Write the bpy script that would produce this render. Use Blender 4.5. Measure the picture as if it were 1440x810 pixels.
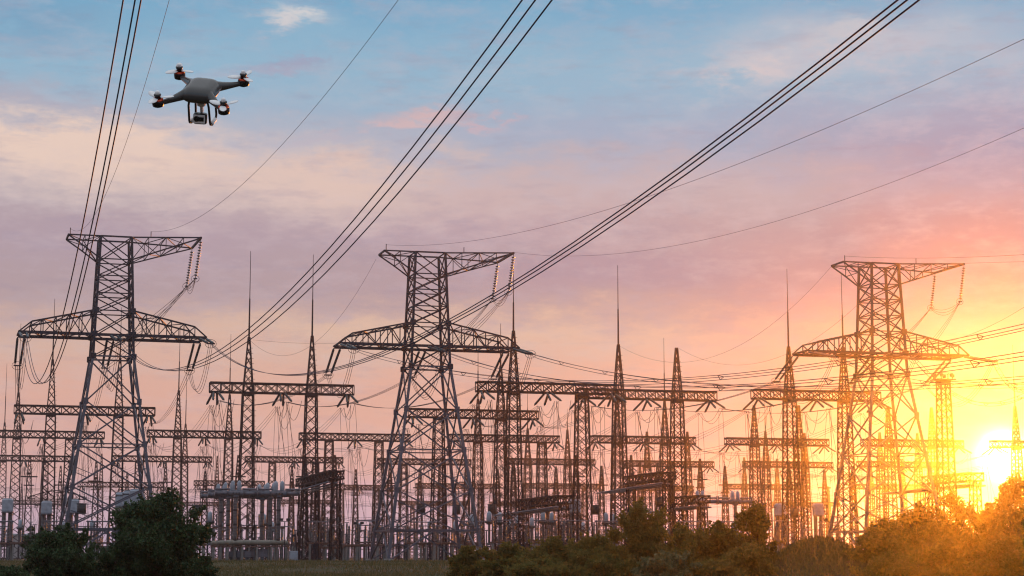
import bpy, math, random
import numpy as np
from mathutils import Vector, Matrix

R = math.radians
for o in list(bpy.data.objects):
    bpy.data.objects.remove(o, do_unlink=True)
scene = bpy.context.scene
COL = scene.collection

# ------------------------------------------------------------------ camera
F = 2680.0                      # focal length in pixels of the 1440 px wide photograph
CAMZ = 1.7
PITCH = math.atan(378.0 / F)
CP, SP = math.cos(PITCH), math.sin(PITCH)
cam_data = bpy.data.cameras.new("camera")
cam = bpy.data.objects.new("camera", cam_data)
COL.objects.link(cam)
cam.location = (0, 0, CAMZ)
cam.rotation_euler = (math.pi / 2 + PITCH, 0, 0)
cam_data.sensor_width = 36.0
cam_data.lens = 36.0 * F / 1440.0
cam_data.clip_start = 0.1
cam_data.clip_end = 20000.0
scene.camera = cam

SUN_AZ, SUN_EL = 14.4, 2.9      # degrees: right of the view axis, above the horizon

# ------------------------------------------------------------------ render settings
scene.render.engine = 'CYCLES'
vs = scene.view_settings
vs.view_transform = 'Standard'
vs.look = 'None'
vs.exposure = 0.0
vs.gamma = 1.0
vs.use_curve_mapping = False
cy = scene.cycles
cy.use_denoising = True
cy.pixel_filter_type = 'BLACKMAN_HARRIS'
cy.filter_width = 1.2
cy.max_bounces = 6
cy.transparent_max_bounces = 8
cy.volume_bounces = 1
cy.sample_clamp_indirect = 4.0


def srgb(r, g, b):
    def c(v):
        v /= 255.0
        return v / 12.92 if v <= 0.04045 else ((v + 0.055) / 1.055) ** 2.4
    return (c(r), c(g), c(b), 1.0)


def ray(x, y):
    u, v = (x - 720.0) / F, (405.0 - y) / F
    return Vector((u, CP - v * SP, SP + v * CP))


def P(x, y, D):
    """World point seen at photo pixel (x, y) and standing D metres ahead of the camera."""
    d = ray(x, y)
    return Vector((0, 0, CAMZ)) + d * (D / d.y)


def azel(x, y):
    d = ray(x, y).normalized()
    return math.degrees(math.atan2(d.x, d.y)), math.degrees(math.asin(d.z))


# ------------------------------------------------------------------ world: evening sky with clouds
world = bpy.data.worlds.new("World")
scene.world = world
world.use_nodes = True
wt = world.node_tree
wt.nodes.clear()


class G:
    """Tiny helper that chains shader nodes."""
    def __init__(self, tree):
        self.t = tree

    def n(self, kind, **kw):
        nd = self.t.nodes.new(kind)
        for k, v in kw.items():
            setattr(nd, k, v)
        return nd

    def link(self, a, b):
        if isinstance(a, (int, float)):
            b.default_value = a
        elif isinstance(a, tuple):
            b.default_value = a
        else:
            self.t.links.new(a, b)

    def m(self, op, a, b=0.0, c=0.0, clamp=False):
        nd = self.n('ShaderNodeMath', operation=op, use_clamp=clamp)
        self.link(a, nd.inputs[0]); self.link(b, nd.inputs[1]); self.link(c, nd.inputs[2])
        return nd.outputs[0]

    def mix(self, f, a, b, mode='MIX'):
        nd = self.n('ShaderNodeMix', data_type='RGBA', blend_type=mode)
        nd.clamp_factor = True
        self.link(f, nd.inputs[0]); self.link(a, nd.inputs[6]); self.link(b, nd.inputs[7])
        return nd.outputs[2]

    def xyz(self, x, y, z):
        nd = self.n('ShaderNodeCombineXYZ')
        self.link(x, nd.inputs[0]); self.link(y, nd.inputs[1]); self.link(z, nd.inputs[2])
        return nd.outputs[0]

    def noise(self, vec, scale, detail=4.0, rough=0.55):
        nd = self.n('ShaderNodeTexNoise')
        self.link(vec, nd.inputs['Vector'])
        nd.inputs['Scale'].default_value = scale
        nd.inputs['Detail'].default_value = detail
        nd.inputs['Roughness'].default_value = rough
        return nd.outputs['Fac']

    def ramp(self, f, stops, interp='EASE'):
        nd = self.n('ShaderNodeValToRGB')
        cr = nd.color_ramp
        cr.interpolation = interp
        while len(cr.elements) < len(stops):
            cr.elements.new(0.5)
        for e, (p, c) in zip(cr.elements, stops):
            e.position = p; e.color = c
        self.link(f, nd.inputs[0])
        return nd.outputs[0]


g = G(wt)
tc = g.n('ShaderNodeTexCoord').outputs['Generated']
sep = g.n('ShaderNodeSeparateXYZ'); g.link(tc, sep.inputs[0])
dx, dy, dz = sep.outputs
AZ = g.m('MULTIPLY', g.m('ARCTAN2', dx, dy), 57.2958)
EL = g.m('MULTIPLY', g.m('ARCSINE', dz), 57.2958)
flat = g.xyz(g.m('MULTIPLY', AZ, 0.16), g.m('MULTIPLY', EL, 0.42), 0.0)
n1 = g.noise(flat, 1.0, 6, 0.6)
n2 = g.noise(g.xyz(g.m('ADD', g.m('MULTIPLY', AZ, 0.16), 31.7), g.m('MULTIPLY', EL, 0.42), 4.0), 1.4, 6, 0.6)
n3 = g.noise(g.xyz(g.m('MULTIPLY', AZ, 0.5), g.m('MULTIPLY', EL, 1.3), 9.0), 1.5, 7, 0.62)
WA = g.m('ADD', AZ, g.m('ADD', g.m('MULTIPLY', g.m('SUBTRACT', n1, 0.5), 4.0), g.m('MULTIPLY', g.m('SUBTRACT', n3, 0.5), 4.5)))
WE = g.m('ADD', EL, g.m('ADD', g.m('MULTIPLY', g.m('SUBTRACT', n2, 0.5), 2.2), g.m('MULTIPLY', g.m('SUBTRACT', n3, 0.5), 1.9)))


def elpos(y):
    return (azel(720, y)[1] + 2.0) / 42.0


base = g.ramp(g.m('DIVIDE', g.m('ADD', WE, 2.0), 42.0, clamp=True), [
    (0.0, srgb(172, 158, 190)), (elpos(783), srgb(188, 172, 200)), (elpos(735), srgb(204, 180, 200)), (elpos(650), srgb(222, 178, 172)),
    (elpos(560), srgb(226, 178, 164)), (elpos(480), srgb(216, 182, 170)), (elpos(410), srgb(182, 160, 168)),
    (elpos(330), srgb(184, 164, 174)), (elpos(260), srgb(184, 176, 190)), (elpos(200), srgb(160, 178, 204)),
    (elpos(110), srgb(146, 186, 212)), (elpos(0), srgb(120, 174, 208)), (0.62, srgb(168, 200, 226)), (1.0, srgb(236, 242, 250))])  # last two stops: unseen upper sky, brightened to light the drone and upward faces
nish = g.n('ShaderNodeTexSky')
nish.sky_type = 'NISHITA'
nish.sun_disc = False
nish.sun_elevation = R(SUN_EL)
nish.sun_rotation = R(SUN_AZ)
nish.air_density = 1.2
nish.dust_density = 2.0


def blob(x, y, sx, sy, k, warp=True, lo=0.0):
    a0, e0 = azel(x, y)
    a = WA if warp else AZ
    e = WE if warp else EL
    q = g.m('ADD', g.m('POWER', g.m('DIVIDE', g.m('SUBTRACT', a, a0), sx * 0.0214), 2.0),
            g.m('POWER', g.m('DIVIDE', g.m('SUBTRACT', e, e0), sy * 0.0214), 2.0))
    return g.m('MULTIPLY', g.m('EXPONENT', g.m('MULTIPLY', q, -1.0)), k, clamp=True)


sky = base
for x, y, sx, sy, k, c in [
    (620, 318, 260, 30, 0.45, (178, 156, 178)), (880, 385, 330, 36, 0.65, (166, 145, 168)), (180, 335, 240, 32, 0.45, (176, 154, 174)),
    (1330, 330, 200, 26, 0.35, (196, 160, 172)), (650, 470, 420, 26, 0.45, (232, 200, 176)), (200, 500, 260, 36, 0.4, (226, 182, 166)),
    (90, 212, 300, 50, 1.25, (240, 212, 198)), (420, 252, 220, 46, 1.0, (230, 202, 192)), (690, 282, 200, 34, 0.5, (214, 184, 182)),
    (1190, 262, 280, 42, 0.7, (212, 190, 188)), (1420, 262, 130, 34, 0.4, (200, 184, 188)),
    (50, 150, 130, 16, 0.4, (158, 160, 186)), (60, 25, 100, 26, 0.35, (118, 152, 186)),
    (1075, 75, 80, 30, 0.6, (196, 202, 214)), (1240, 60, 170, 36, 0.65, (196, 198, 210)), (1180, 45, 70, 16, 0.5, (214, 206, 208)),
    (1060, 90, 46, 20, 0.9, (214, 204, 208)),
    (1400, 370, 300, 120, 0.9, (122, 122, 150)), (1380, 215, 280, 70, 0.75, (118, 144, 184)), (1380, 570, 260, 90, 0.5, (185, 128, 112)), (1420, 170, 160, 60, 0.3, (150, 165, 195)),
    (1000, 440, 260, 30, 0.35, (176, 146, 156)),
    (414, 32, 44, 15, 0.95, (218, 216, 218)), (415, 98, 50, 9, 0.7, (166, 164, 192)),
    (575, 163, 62, 14, 1.1, (210, 184, 190)), (660, 172, 44, 7, 0.8, (206, 178, 190)), (470, 188, 40, 6, 0.45, (196, 182, 196)),
]:
    sky = g.mix(blob(x, y, sx, sy, k), sky, srgb(*c))
# fine streaks
sky = g.mix(g.m('MULTIPLY', g.m('SUBTRACT', n3, 0.45, clamp=True), 1.1), sky, srgb(212, 194, 202))
n4 = g.noise(g.xyz(g.m('MULTIPLY', AZ, 0.35), g.m('MULTIPLY', EL, 1.6), 2.0), 1.7, 8, 0.65)
sky = g.mix(g.m('MULTIPLY', g.m('SUBTRACT', n4, 0.52, clamp=True), 1.3), sky, srgb(150, 140, 168))
# glow of the low sun in the thin cloud
sd = (math.sin(R(SUN_AZ)) * math.cos(R(SUN_EL)), math.cos(R(SUN_AZ)) * math.cos(R(SUN_EL)), math.sin(R(SUN_EL)))
dotn = g.n('ShaderNodeVectorMath', operation='DOT_PRODUCT')
g.link(tc, dotn.inputs[0]); dotn.inputs[1].default_value = sd
ANG = g.m('MULTIPLY', g.m('ARCCOSINE', g.m('MINIMUM', dotn.outputs['Value'], 0.999999)), 57.2958)


def glow(sky, width, power, k, col):
    f = g.m('MULTIPLY', g.m('EXPONENT', g.m('MULTIPLY', g.m('POWER', g.m('DIVIDE', ANG, width), power), -1.0)), k)
    sc = g.n('ShaderNodeVectorMath', operation='SCALE')
    sc.inputs[0].default_value = col[:3]
    g.link(f, sc.inputs['Scale'])
    return g.mix(1.0, sky, sc.outputs[0], 'ADD')


sky = glow(sky, 3.2, 1.5, 0.10, (1.0, 0.60, 0.25, 1))
sky = glow(sky, 1.3, 1.3, 0.3, (1.0, 0.80, 0.50, 1))
sky = glow(sky, 0.52, 2.0, 6.0, (1.0, 0.92, 0.72, 1))
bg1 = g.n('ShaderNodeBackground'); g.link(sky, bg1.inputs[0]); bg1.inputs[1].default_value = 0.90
dim_nish = g.mix(0.90, nish.outputs[0], (0.0, 0.0, 0.0, 1.0))      # sky texture darkened nearly to black, then added evenly over the whole sky
bg2 = g.n('ShaderNodeBackground'); g.link(dim_nish, bg2.inputs[0]); bg2.inputs[1].default_value = 0.05
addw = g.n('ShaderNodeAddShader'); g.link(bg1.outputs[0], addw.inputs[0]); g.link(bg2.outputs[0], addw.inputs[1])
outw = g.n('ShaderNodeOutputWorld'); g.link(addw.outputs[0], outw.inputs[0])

# ------------------------------------------------------------------ sun lamp
sun_data = bpy.data.lights.new("sun", 'SUN')
sun_data.energy = 3.0
sun_data.angle = R(0.5)
sun_data.color = (1.0, 0.25, 0.012)
sun = bpy.data.objects.new("sun", sun_data)
COL.objects.link(sun)
sun.rotation_euler = Vector(sd).to_track_quat('Z', 'Y').to_euler()
sun.location = (40, 100, 60)

HAZE_DENSITY = 0.00018
HAZE_G = 0.94


# ------------------------------------------------------------------ materials
def material(name, color, rough=0.6, metal=0.0, vary=0.25, scale=1.0, bump=0.0, island=0.0, color2=None, translucent=0.0, spec=0.5):
    m = bpy.data.materials.new(name)
    m.use_nodes = True
    t = m.node_tree
    q = G(t)
    b = t.nodes['Principled BSDF']
    b.inputs['Roughness'].default_value = rough
    b.inputs['Metallic'].default_value = metal
    b.inputs['Specular IOR Level'].default_value = spec
    co = t.nodes.new('ShaderNodeTexCoord').outputs['Object']
    c = tuple(color) + (1.0,)
    c2 = tuple(color2) + (1.0,) if color2 else tuple(v * (1 - vary) for v in color) + (1.0,)
    nf = q.noise(co, scale, 5, 0.6)
    f = q.m('MULTIPLY', q.m('SUBTRACT', nf, 0.32), 2.8, clamp=True)
    if island:
        geo = t.nodes.new('ShaderNodeNewGeometry')
        f = q.m('ADD', q.m('MULTIPLY', f, 1 - island), q.m('MULTIPLY', geo.outputs['Random Per Island'], island))
    colr = q.mix(f, c, c2)
    q.link(colr, b.inputs['Base Color'])
    if bump:
        bp = t.nodes.new('ShaderNodeBump')
        bp.inputs['Strength'].default_value = bump
        q.link(q.noise(co, scale * 6, 3, 0.6), bp.inputs['Height'])
        q.link(bp.outputs[0], b.inputs['Normal'])
    if translucent:
        tr = t.nodes.new('ShaderNodeBsdfTranslucent')
        q.link(colr, tr.inputs[0])
        mx = t.nodes.new('ShaderNodeMixShader')
        mx.inputs[0].default_value = translucent
        q.link(b.outputs[0], mx.inputs[1]); q.link(tr.outputs[0], mx.inputs[2])
        q.link(mx.outputs[0], t.nodes['Material Output'].inputs[0])
    return m


M = {
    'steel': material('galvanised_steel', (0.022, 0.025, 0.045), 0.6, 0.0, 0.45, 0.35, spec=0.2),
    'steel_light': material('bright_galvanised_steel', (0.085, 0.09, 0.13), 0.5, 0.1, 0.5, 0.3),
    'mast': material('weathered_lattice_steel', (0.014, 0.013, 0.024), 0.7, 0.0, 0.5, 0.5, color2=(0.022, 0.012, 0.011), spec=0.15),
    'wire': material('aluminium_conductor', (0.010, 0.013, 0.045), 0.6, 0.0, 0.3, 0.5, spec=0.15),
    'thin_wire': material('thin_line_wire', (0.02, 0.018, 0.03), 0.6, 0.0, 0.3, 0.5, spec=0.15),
    'glass': material('insulator_glass', (0.014, 0.035, 0.045), 0.3, 0.0, 0.4, 2.0),
    'porcelain': material('brown_porcelain', (0.09, 0.075, 0.085), 0.35, 0.0, 0.4, 2.0),
    'tank': material('grey_painted_tank', (0.34, 0.39, 0.47), 0.45, 0.1, 0.35, 1.2, bump=0.05),
    'tube': material('dull_grey_pipe_metal', (0.14, 0.145, 0.185), 0.45, 0.2, 0.45, 1.5, bump=0.05),
    'cream': material('cream_painted_vessel', (0.24, 0.22, 0.185), 0.5, 0.0, 0.35, 1.0),
    'dark': material('dark_painted_metal', (0.025, 0.028, 0.035), 0.55, 0.1, 0.3, 2.0),
    'rust': material('rusty_primer_metal', (0.12, 0.06, 0.05), 0.7, 0.0, 0.4, 2.0),
    'concrete': material('grey_concrete', (0.22, 0.21, 0.21), 0.85, 0.0, 0.35, 2.0, bump=0.2),
    'leaf': material('dark_green_leaves', (0.012, 0.032, 0.016), 0.6, 0, 0, 0.9, island=0.55, color2=(0.055, 0.095, 0.028), translucent=0.2, spec=0.2),
    'leaf_olive': material('olive_green_leaves', (0.11, 0.115, 0.028), 0.6, 0, 0, 0.8, island=0.5, color2=(0.24, 0.17, 0.05), translucent=0.6, spec=0.2),
    'leaf_pale': material('pale_green_leaves', (0.11, 0.12, 0.045), 0.55, 0, 0, 1.2, island=0.6, color2=(0.17, 0.16, 0.06), translucent=0.35),
    'bark': material('grey_brown_bark', (0.09, 0.065, 0.05), 0.9, 0, 0.4, 4.0, bump=0.3),
    'ground': material('dry_grass_soil', (0.06, 0.058, 0.025), 0.95, 0, 0, 0.12, bump=0.4, color2=(0.09, 0.05, 0.035), spec=0.1),
    'grass': material('meadow_grass_blades', (0.07, 0.075, 0.022), 0.8, 0, 0, 0.2, island=0.5, color2=(0.15, 0.11, 0.04), translucent=0.3),
    'shell': material('charcoal_plastic_shell', (0.068, 0.067, 0.066), 0.22, 0, 0.1, 3.0),
    'black': material('black_plastic', (0.015, 0.015, 0.017), 0.4, 0, 0.2, 3.0),
    'white': material('white_plastic', (0.90, 0.90, 0.90), 0.4, 0, 0.05, 3.0),
    'silver': material('brushed_silver_metal', (0.62, 0.62, 0.64), 0.3, 0.8, 0.1, 6.0),
    'red': material('orange_red_plastic', (0.80, 0.09, 0.025), 0.4, 0, 0.1, 3.0),
    'lens': material('camera_lens_glass', (0.012, 0.012, 0.016), 0.08, 0, 0.1, 3.0),
    'roof': material('pale_blue_sheet_roof', (0.45, 0.52, 0.56), 0.6, 0.1, 0.2, 0.5),
    'wall': material('pale_rendered_wall', (0.42, 0.40, 0.42), 0.8, 0.0, 0.2, 0.5),
}


# ------------------------------------------------------------------ mesh helpers
class MB:
    def __init__(self):
        self.v = []; self.f = []; self.s = []

    def bar(self, a, b, w, h=None, up=None):
        a = Vector(a); b = Vector(b)
        d = b - a
        L = d.length
        if L < 1e-6:
            return self
        d /= L
        r = Vector(up) if up is not None else (Vector((0, 0, 1)) if abs(d.z) < 0.9 else Vector((1, 0, 0)))
        s = d.cross(r).normalized(); t = s.cross(d)
        s = s * (w / 2); t = t * ((h or w) / 2)
        i = len(self.v)
        for p in (a, b):
            self.v += [p - s - t, p + s - t, p + s + t, p - s + t]
        for k in range(4):
            k2 = (k + 1) % 4
            self.f.append((i + 4 + k, i + 4 + k2, i + k2, i + k)); self.s.append(False)
        self.f += [(i, i + 1, i + 2, i + 3), (i + 7, i + 6, i + 5, i + 4)]; self.s += [False, False]
        return self

    def tube(self, pts, r, n=6, caps=True, rs=None):
        pts = [Vector(p) for p in pts]
        m = len(pts)
        base = len(self.v)
        for j, p in enumerate(pts):
            d = (pts[min(j + 1, m - 1)] - pts[max(j - 1, 0)])
            if d.length < 1e-9:
                d = Vector((0, 0, 1))
            d.normalize()
            ref = Vector((0, 0, 1)) if abs(d.z) < 0.95 else Vector((1, 0, 0))
            if j and abs(d.dot(lastref)) < 0.97:
                ref = lastref
            lastref = ref
            s = d.cross(ref).normalized(); t = s.cross(d)
            rr = rs[j] if rs else r
            for k in range(n):
                a = 2 * math.pi * k / n
                self.v.append(p + s * (rr * math.cos(a)) + t * (rr * math.sin(a)))
        for j in range(m - 1):
            for k in range(n):
                k2 = (k + 1) % n
                self.f.append((base + (j + 1) * n + k, base + (j + 1) * n + k2, base + j * n + k2, base + j * n + k)); self.s.append(n > 4)
        if caps:
            self.f.append(tuple(base + k for k in range(n))); self.s.append(False)
            self.f.append(tuple(base + (m - 1) * n + k for k in reversed(range(n)))); self.s.append(False)
        return self

    def box(self, c, sx, sy, sz, bev=0.0):
        c = Vector(c)
        x, y, z = sx / 2, sy / 2, sz / 2
        b = min(bev, x * .9, y * .9, z * .9)
        if b <= 0:
            return self.bar(c - Vector((0, 0, z)), c + Vector((0, 0, z)), sy, sx, up=(1, 0, 0))
        i = len(self.v)
        rings = [(-z, b), (-z + b, 0), (z - b, 0), (z, b)]
        for zz, ins in rings:
            X, Y = x - ins, y - ins
            q = [(X, -Y + b), (X, Y - b), (X - b, Y), (-X + b, Y), (-X, Y - b), (-X, -Y + b), (-X + b, -Y), (X - b, -Y)]
            self.v += [c + Vector((px, py, zz)) for px, py in q]
        for j in range(3):
            for k in range(8):
                k2 = (k + 1) % 8
                self.f.append((i + j * 8 + k, i + j * 8 + k2, i + j * 8 + 8 + k2, i + j * 8 + 8 + k)); self.s.append(False)
        self.f.append(tuple(i + k for k in reversed(range(8)))); self.s.append(False)
        self.f.append(tuple(i + 24 + k for k in range(8))); self.s.append(False)
        return self

    def truss(self, rings, chord, brace, pat='X', rungs=True, sides=(0, 1, 2, 3), chords=True):
        """rings: list of 4-corner sections; chords join corners, each side is braced."""
        for j in range(len(rings)):
            if rungs:
                for k in sides:
                    self.bar(rings[j][k], rings[j][(k + 1) % 4], brace)
        for j in range(len(rings) - 1):
            A, B = rings[j], rings[j + 1]
            if chords:
                for k in range(4):
                    self.bar(A[k], B[k], chord)
            for k in sides:
                k2 = (k + 1) % 4
                if pat == 'X':
                    self.bar(A[k], B[k2], brace); self.bar(A[k2], B[k], brace)
                elif (j + k) % 2:
                    self.bar(A[k], B[k2], brace)
                else:
                    self.bar(A[k2], B[k], brace)
        return self

    def build(self, name, mat, parent=None, smooth=True):
        me = bpy.data.meshes.new(name)
        me.from_pydata([tuple(p) for p in self.v], [], self.f)
        me.polygons.foreach_set('use_smooth', [bool(x) and smooth for x in self.s])
        me.materials.append(mat)
        me.update()
        o = bpy.data.objects.new(name, me)
        COL.objects.link(o)
        if parent is not None:
            o.parent = parent
        return o


def sec(h, z, hv=None):
    hv = h if hv is None else hv
    return [Vector((-h, -hv, z)), Vector((h, -hv, z)), Vector((h, hv, z)), Vector((-h, hv, z))]


def empty(name, loc, rz=0.0):
    o = bpy.data.objects.new(name, None)
    o.empty_display_size = 0.5
    COL.objects.link(o)
    o.location = loc
    o.rotation_euler = (0, 0, rz)
    return o


def tag(o, label=None, cat=None, group=None, kind=None):
    if label: o['label'] = label
    if cat: o['category'] = cat
    if group: o['group'] = group
    if kind: o['kind'] = kind
    return o


kids = {}


def copy_tree(o, parent=None):
    c = o.copy()
    COL.objects.link(c)
    c.parent = parent
    for ch in list(o.children):
        copy_tree(ch, c)
    return c


# ------------------------------------------------------------------ ground
YARD = 1.1


def sstep(a, b, x):
    t = min(1.0, max(0.0, (x - a) / (b - a)))
    return t * t * (3 - 2 * t)


def ground_z(x, y):
    z = 0.15 + (YARD - 0.15) * sstep(120, 228, y)
    z += 2.6 * math.exp(-((x - 20.5) / 3.6) ** 2 - ((y - 128) / 9.0) ** 2)       # grassy bank at the right
    z += 0.18 * (math.sin(x * 0.21 + 1.3) * math.sin(y * 0.13)) * (1 - sstep(200, 240, y))
    return z


def axis(vals):
    out = []
    for a, b, s in vals:
        out += list(np.arange(a, b, s))
    return out


gx = axis([(-1200, -200, 200), (-200, -60, 20), (-60, 60, 1.5), (60, 200, 20), (200, 1201, 200)])
gy = axis([(-200, 90, 29), (90, 240, 2.0), (240, 600, 40), (600, 1401, 200)])
mb = MB()
for yy in gy:
    for xx in gx:
        mb.v.append(Vector((xx, yy, ground_z(xx, yy))))
nx = len(gx)
for j in range(len(gy) - 1):
    for i in range(nx - 1):
        mb.f.append((j * nx + i, j * nx + i + 1, (j + 1) * nx + i + 1, (j + 1) * nx + i)); mb.s.append(True)
tag(mb.build('ground', M['ground']), kind='structure')

rng = np.random.default_rng(7)


def leaf_mesh(name, cen, size, mat, parent=None, squash=1.0, up=None):
    """many small leaf blades; cen (N,3), size (N,)"""
    n = len(cen)
    a = rng.normal(size=(n, 3)); a /= np.linalg.norm(a, axis=1)[:, None]
    b = rng.normal(size=(n, 3)); b -= (a * b).sum(1)[:, None] * a; b /= np.linalg.norm(b, axis=1)[:, None]
    s = size[:, None]
    v = np.empty((n, 4, 3))
    v[:, 0] = cen - a * s; v[:, 1] = cen + b * s * 0.5; v[:, 2] = cen + a * s; v[:, 3] = cen - b * s * 0.5
    me = bpy.data.meshes.new(name)
    me.vertices.add(n * 4); me.loops.add(n * 4); me.polygons.add(n)
    me.vertices.foreach_set('co', v.reshape(-1).astype(np.float32))
    me.loops.foreach_set('vertex_index', np.arange(n * 4, dtype=np.int32))
    me.polygons.foreach_set('loop_start', np.arange(0, n * 4, 4, dtype=np.int32))
    me.materials.append(mat)
    me.update(calc_edges=True)
    o = bpy.data.objects.new(name, me)
    COL.objects.link(o)
    o.parent = parent
    return o


# grass in the foreground strip
n = 90000
gyv = 100 + 135 * rng.random(n) ** 0.9
gxv = (rng.random(n) * 2 - 1) * (gyv * 0.30)
nb = 14000
gxv[:nb] = 20.5 + rng.normal(size=nb) * 4.0
gyv[:nb] = 124 + rng.normal(size=nb) * 5.0
patch = np.sin(gxv * 0.45) + np.sin(gyv * 0.31 + gxv * 0.17) + rng.normal(size=n) * 0.6
keep = patch > -1.1
keep[:14000] = True
gxv, gyv = gxv[keep], gyv[keep]
n = len(gxv)
gz = np.array([ground_z(a, b) for a, b in zip(gxv, gyv)])
hh = 0.14 + 0.3 * rng.random(n) ** 2.5
wv = 0.035 + 0.03 * rng.random(n)
th = rng.random(n) * math.pi
lean = rng.normal(size=(n, 2)) * 0.09
v = np.empty((n, 3, 3))
v[:, 0] = np.stack([gxv - np.cos(th) * wv, gyv - np.sin(th) * wv, gz - 0.05], 1)
v[:, 1] = np.stack([gxv + np.cos(th) * wv, gyv + np.sin(th) * wv, gz - 0.05], 1)
v[:, 2] = np.stack([gxv + lean[:, 0], gyv + lean[:, 1], gz + hh], 1)
me = bpy.data.meshes.new('grass')
me.vertices.add(n * 3); me.loops.add(n * 3); me.polygons.add(n)
me.vertices.foreach_set('co', v.reshape(-1).astype(np.float32))
me.loops.foreach_set('vertex_index', np.arange(n * 3, dtype=np.int32))
me.polygons.foreach_set('loop_start', np.arange(0, n * 3, 3, dtype=np.int32))
me.materials.append(M['grass']); me.update(calc_edges=True)
go = bpy.data.objects.new('grass', me); COL.objects.link(go)
tag(go, 'dry yellow green meadow grass in front of the substation', 'grass', kind='stuff')

# ------------------------------------------------------------------ shared geometry of the yard
PSI = R(15.0)
AX = Vector((math.cos(PSI), math.sin(PSI), 0))      # along gantries and crossarms
DX = Vector((-math.sin(PSI), math.cos(PSI), 0))     # away from the viewer along the lines


def string_mb(mb, a, b, r=0.13, n=8, sheds=14, core=0.045):
    a = Vector(a); b = Vector(b)
    L = (b - a).length
    pts, rs = [a], [core]
    for i in range(sheds):
        for q, rr in ((0.18, core), (0.30, r), (0.62, r * 0.82), (0.74, core)):
            t = 0.05 + 0.9 * (i + q) / sheds
            pts.append(a.lerp(b, t)); rs.append(rr)
    pts.append(b); rs.append(core)
    # radii are applied along a straight line
    mb.tube(pts, 0, n, rs=rs)


def sag_pts(a, b, sag, n=14, t0=0.0, t1=1.0):
    a = Vector(a); b = Vector(b)
    out = []
    for i in range(n + 1):
        t = t0 + (t1 - t0) * i / n
        p = a.lerp(b, t)
        p.z -= 4 * sag * t * (1 - t)
        out.append(p)
    return out


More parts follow.
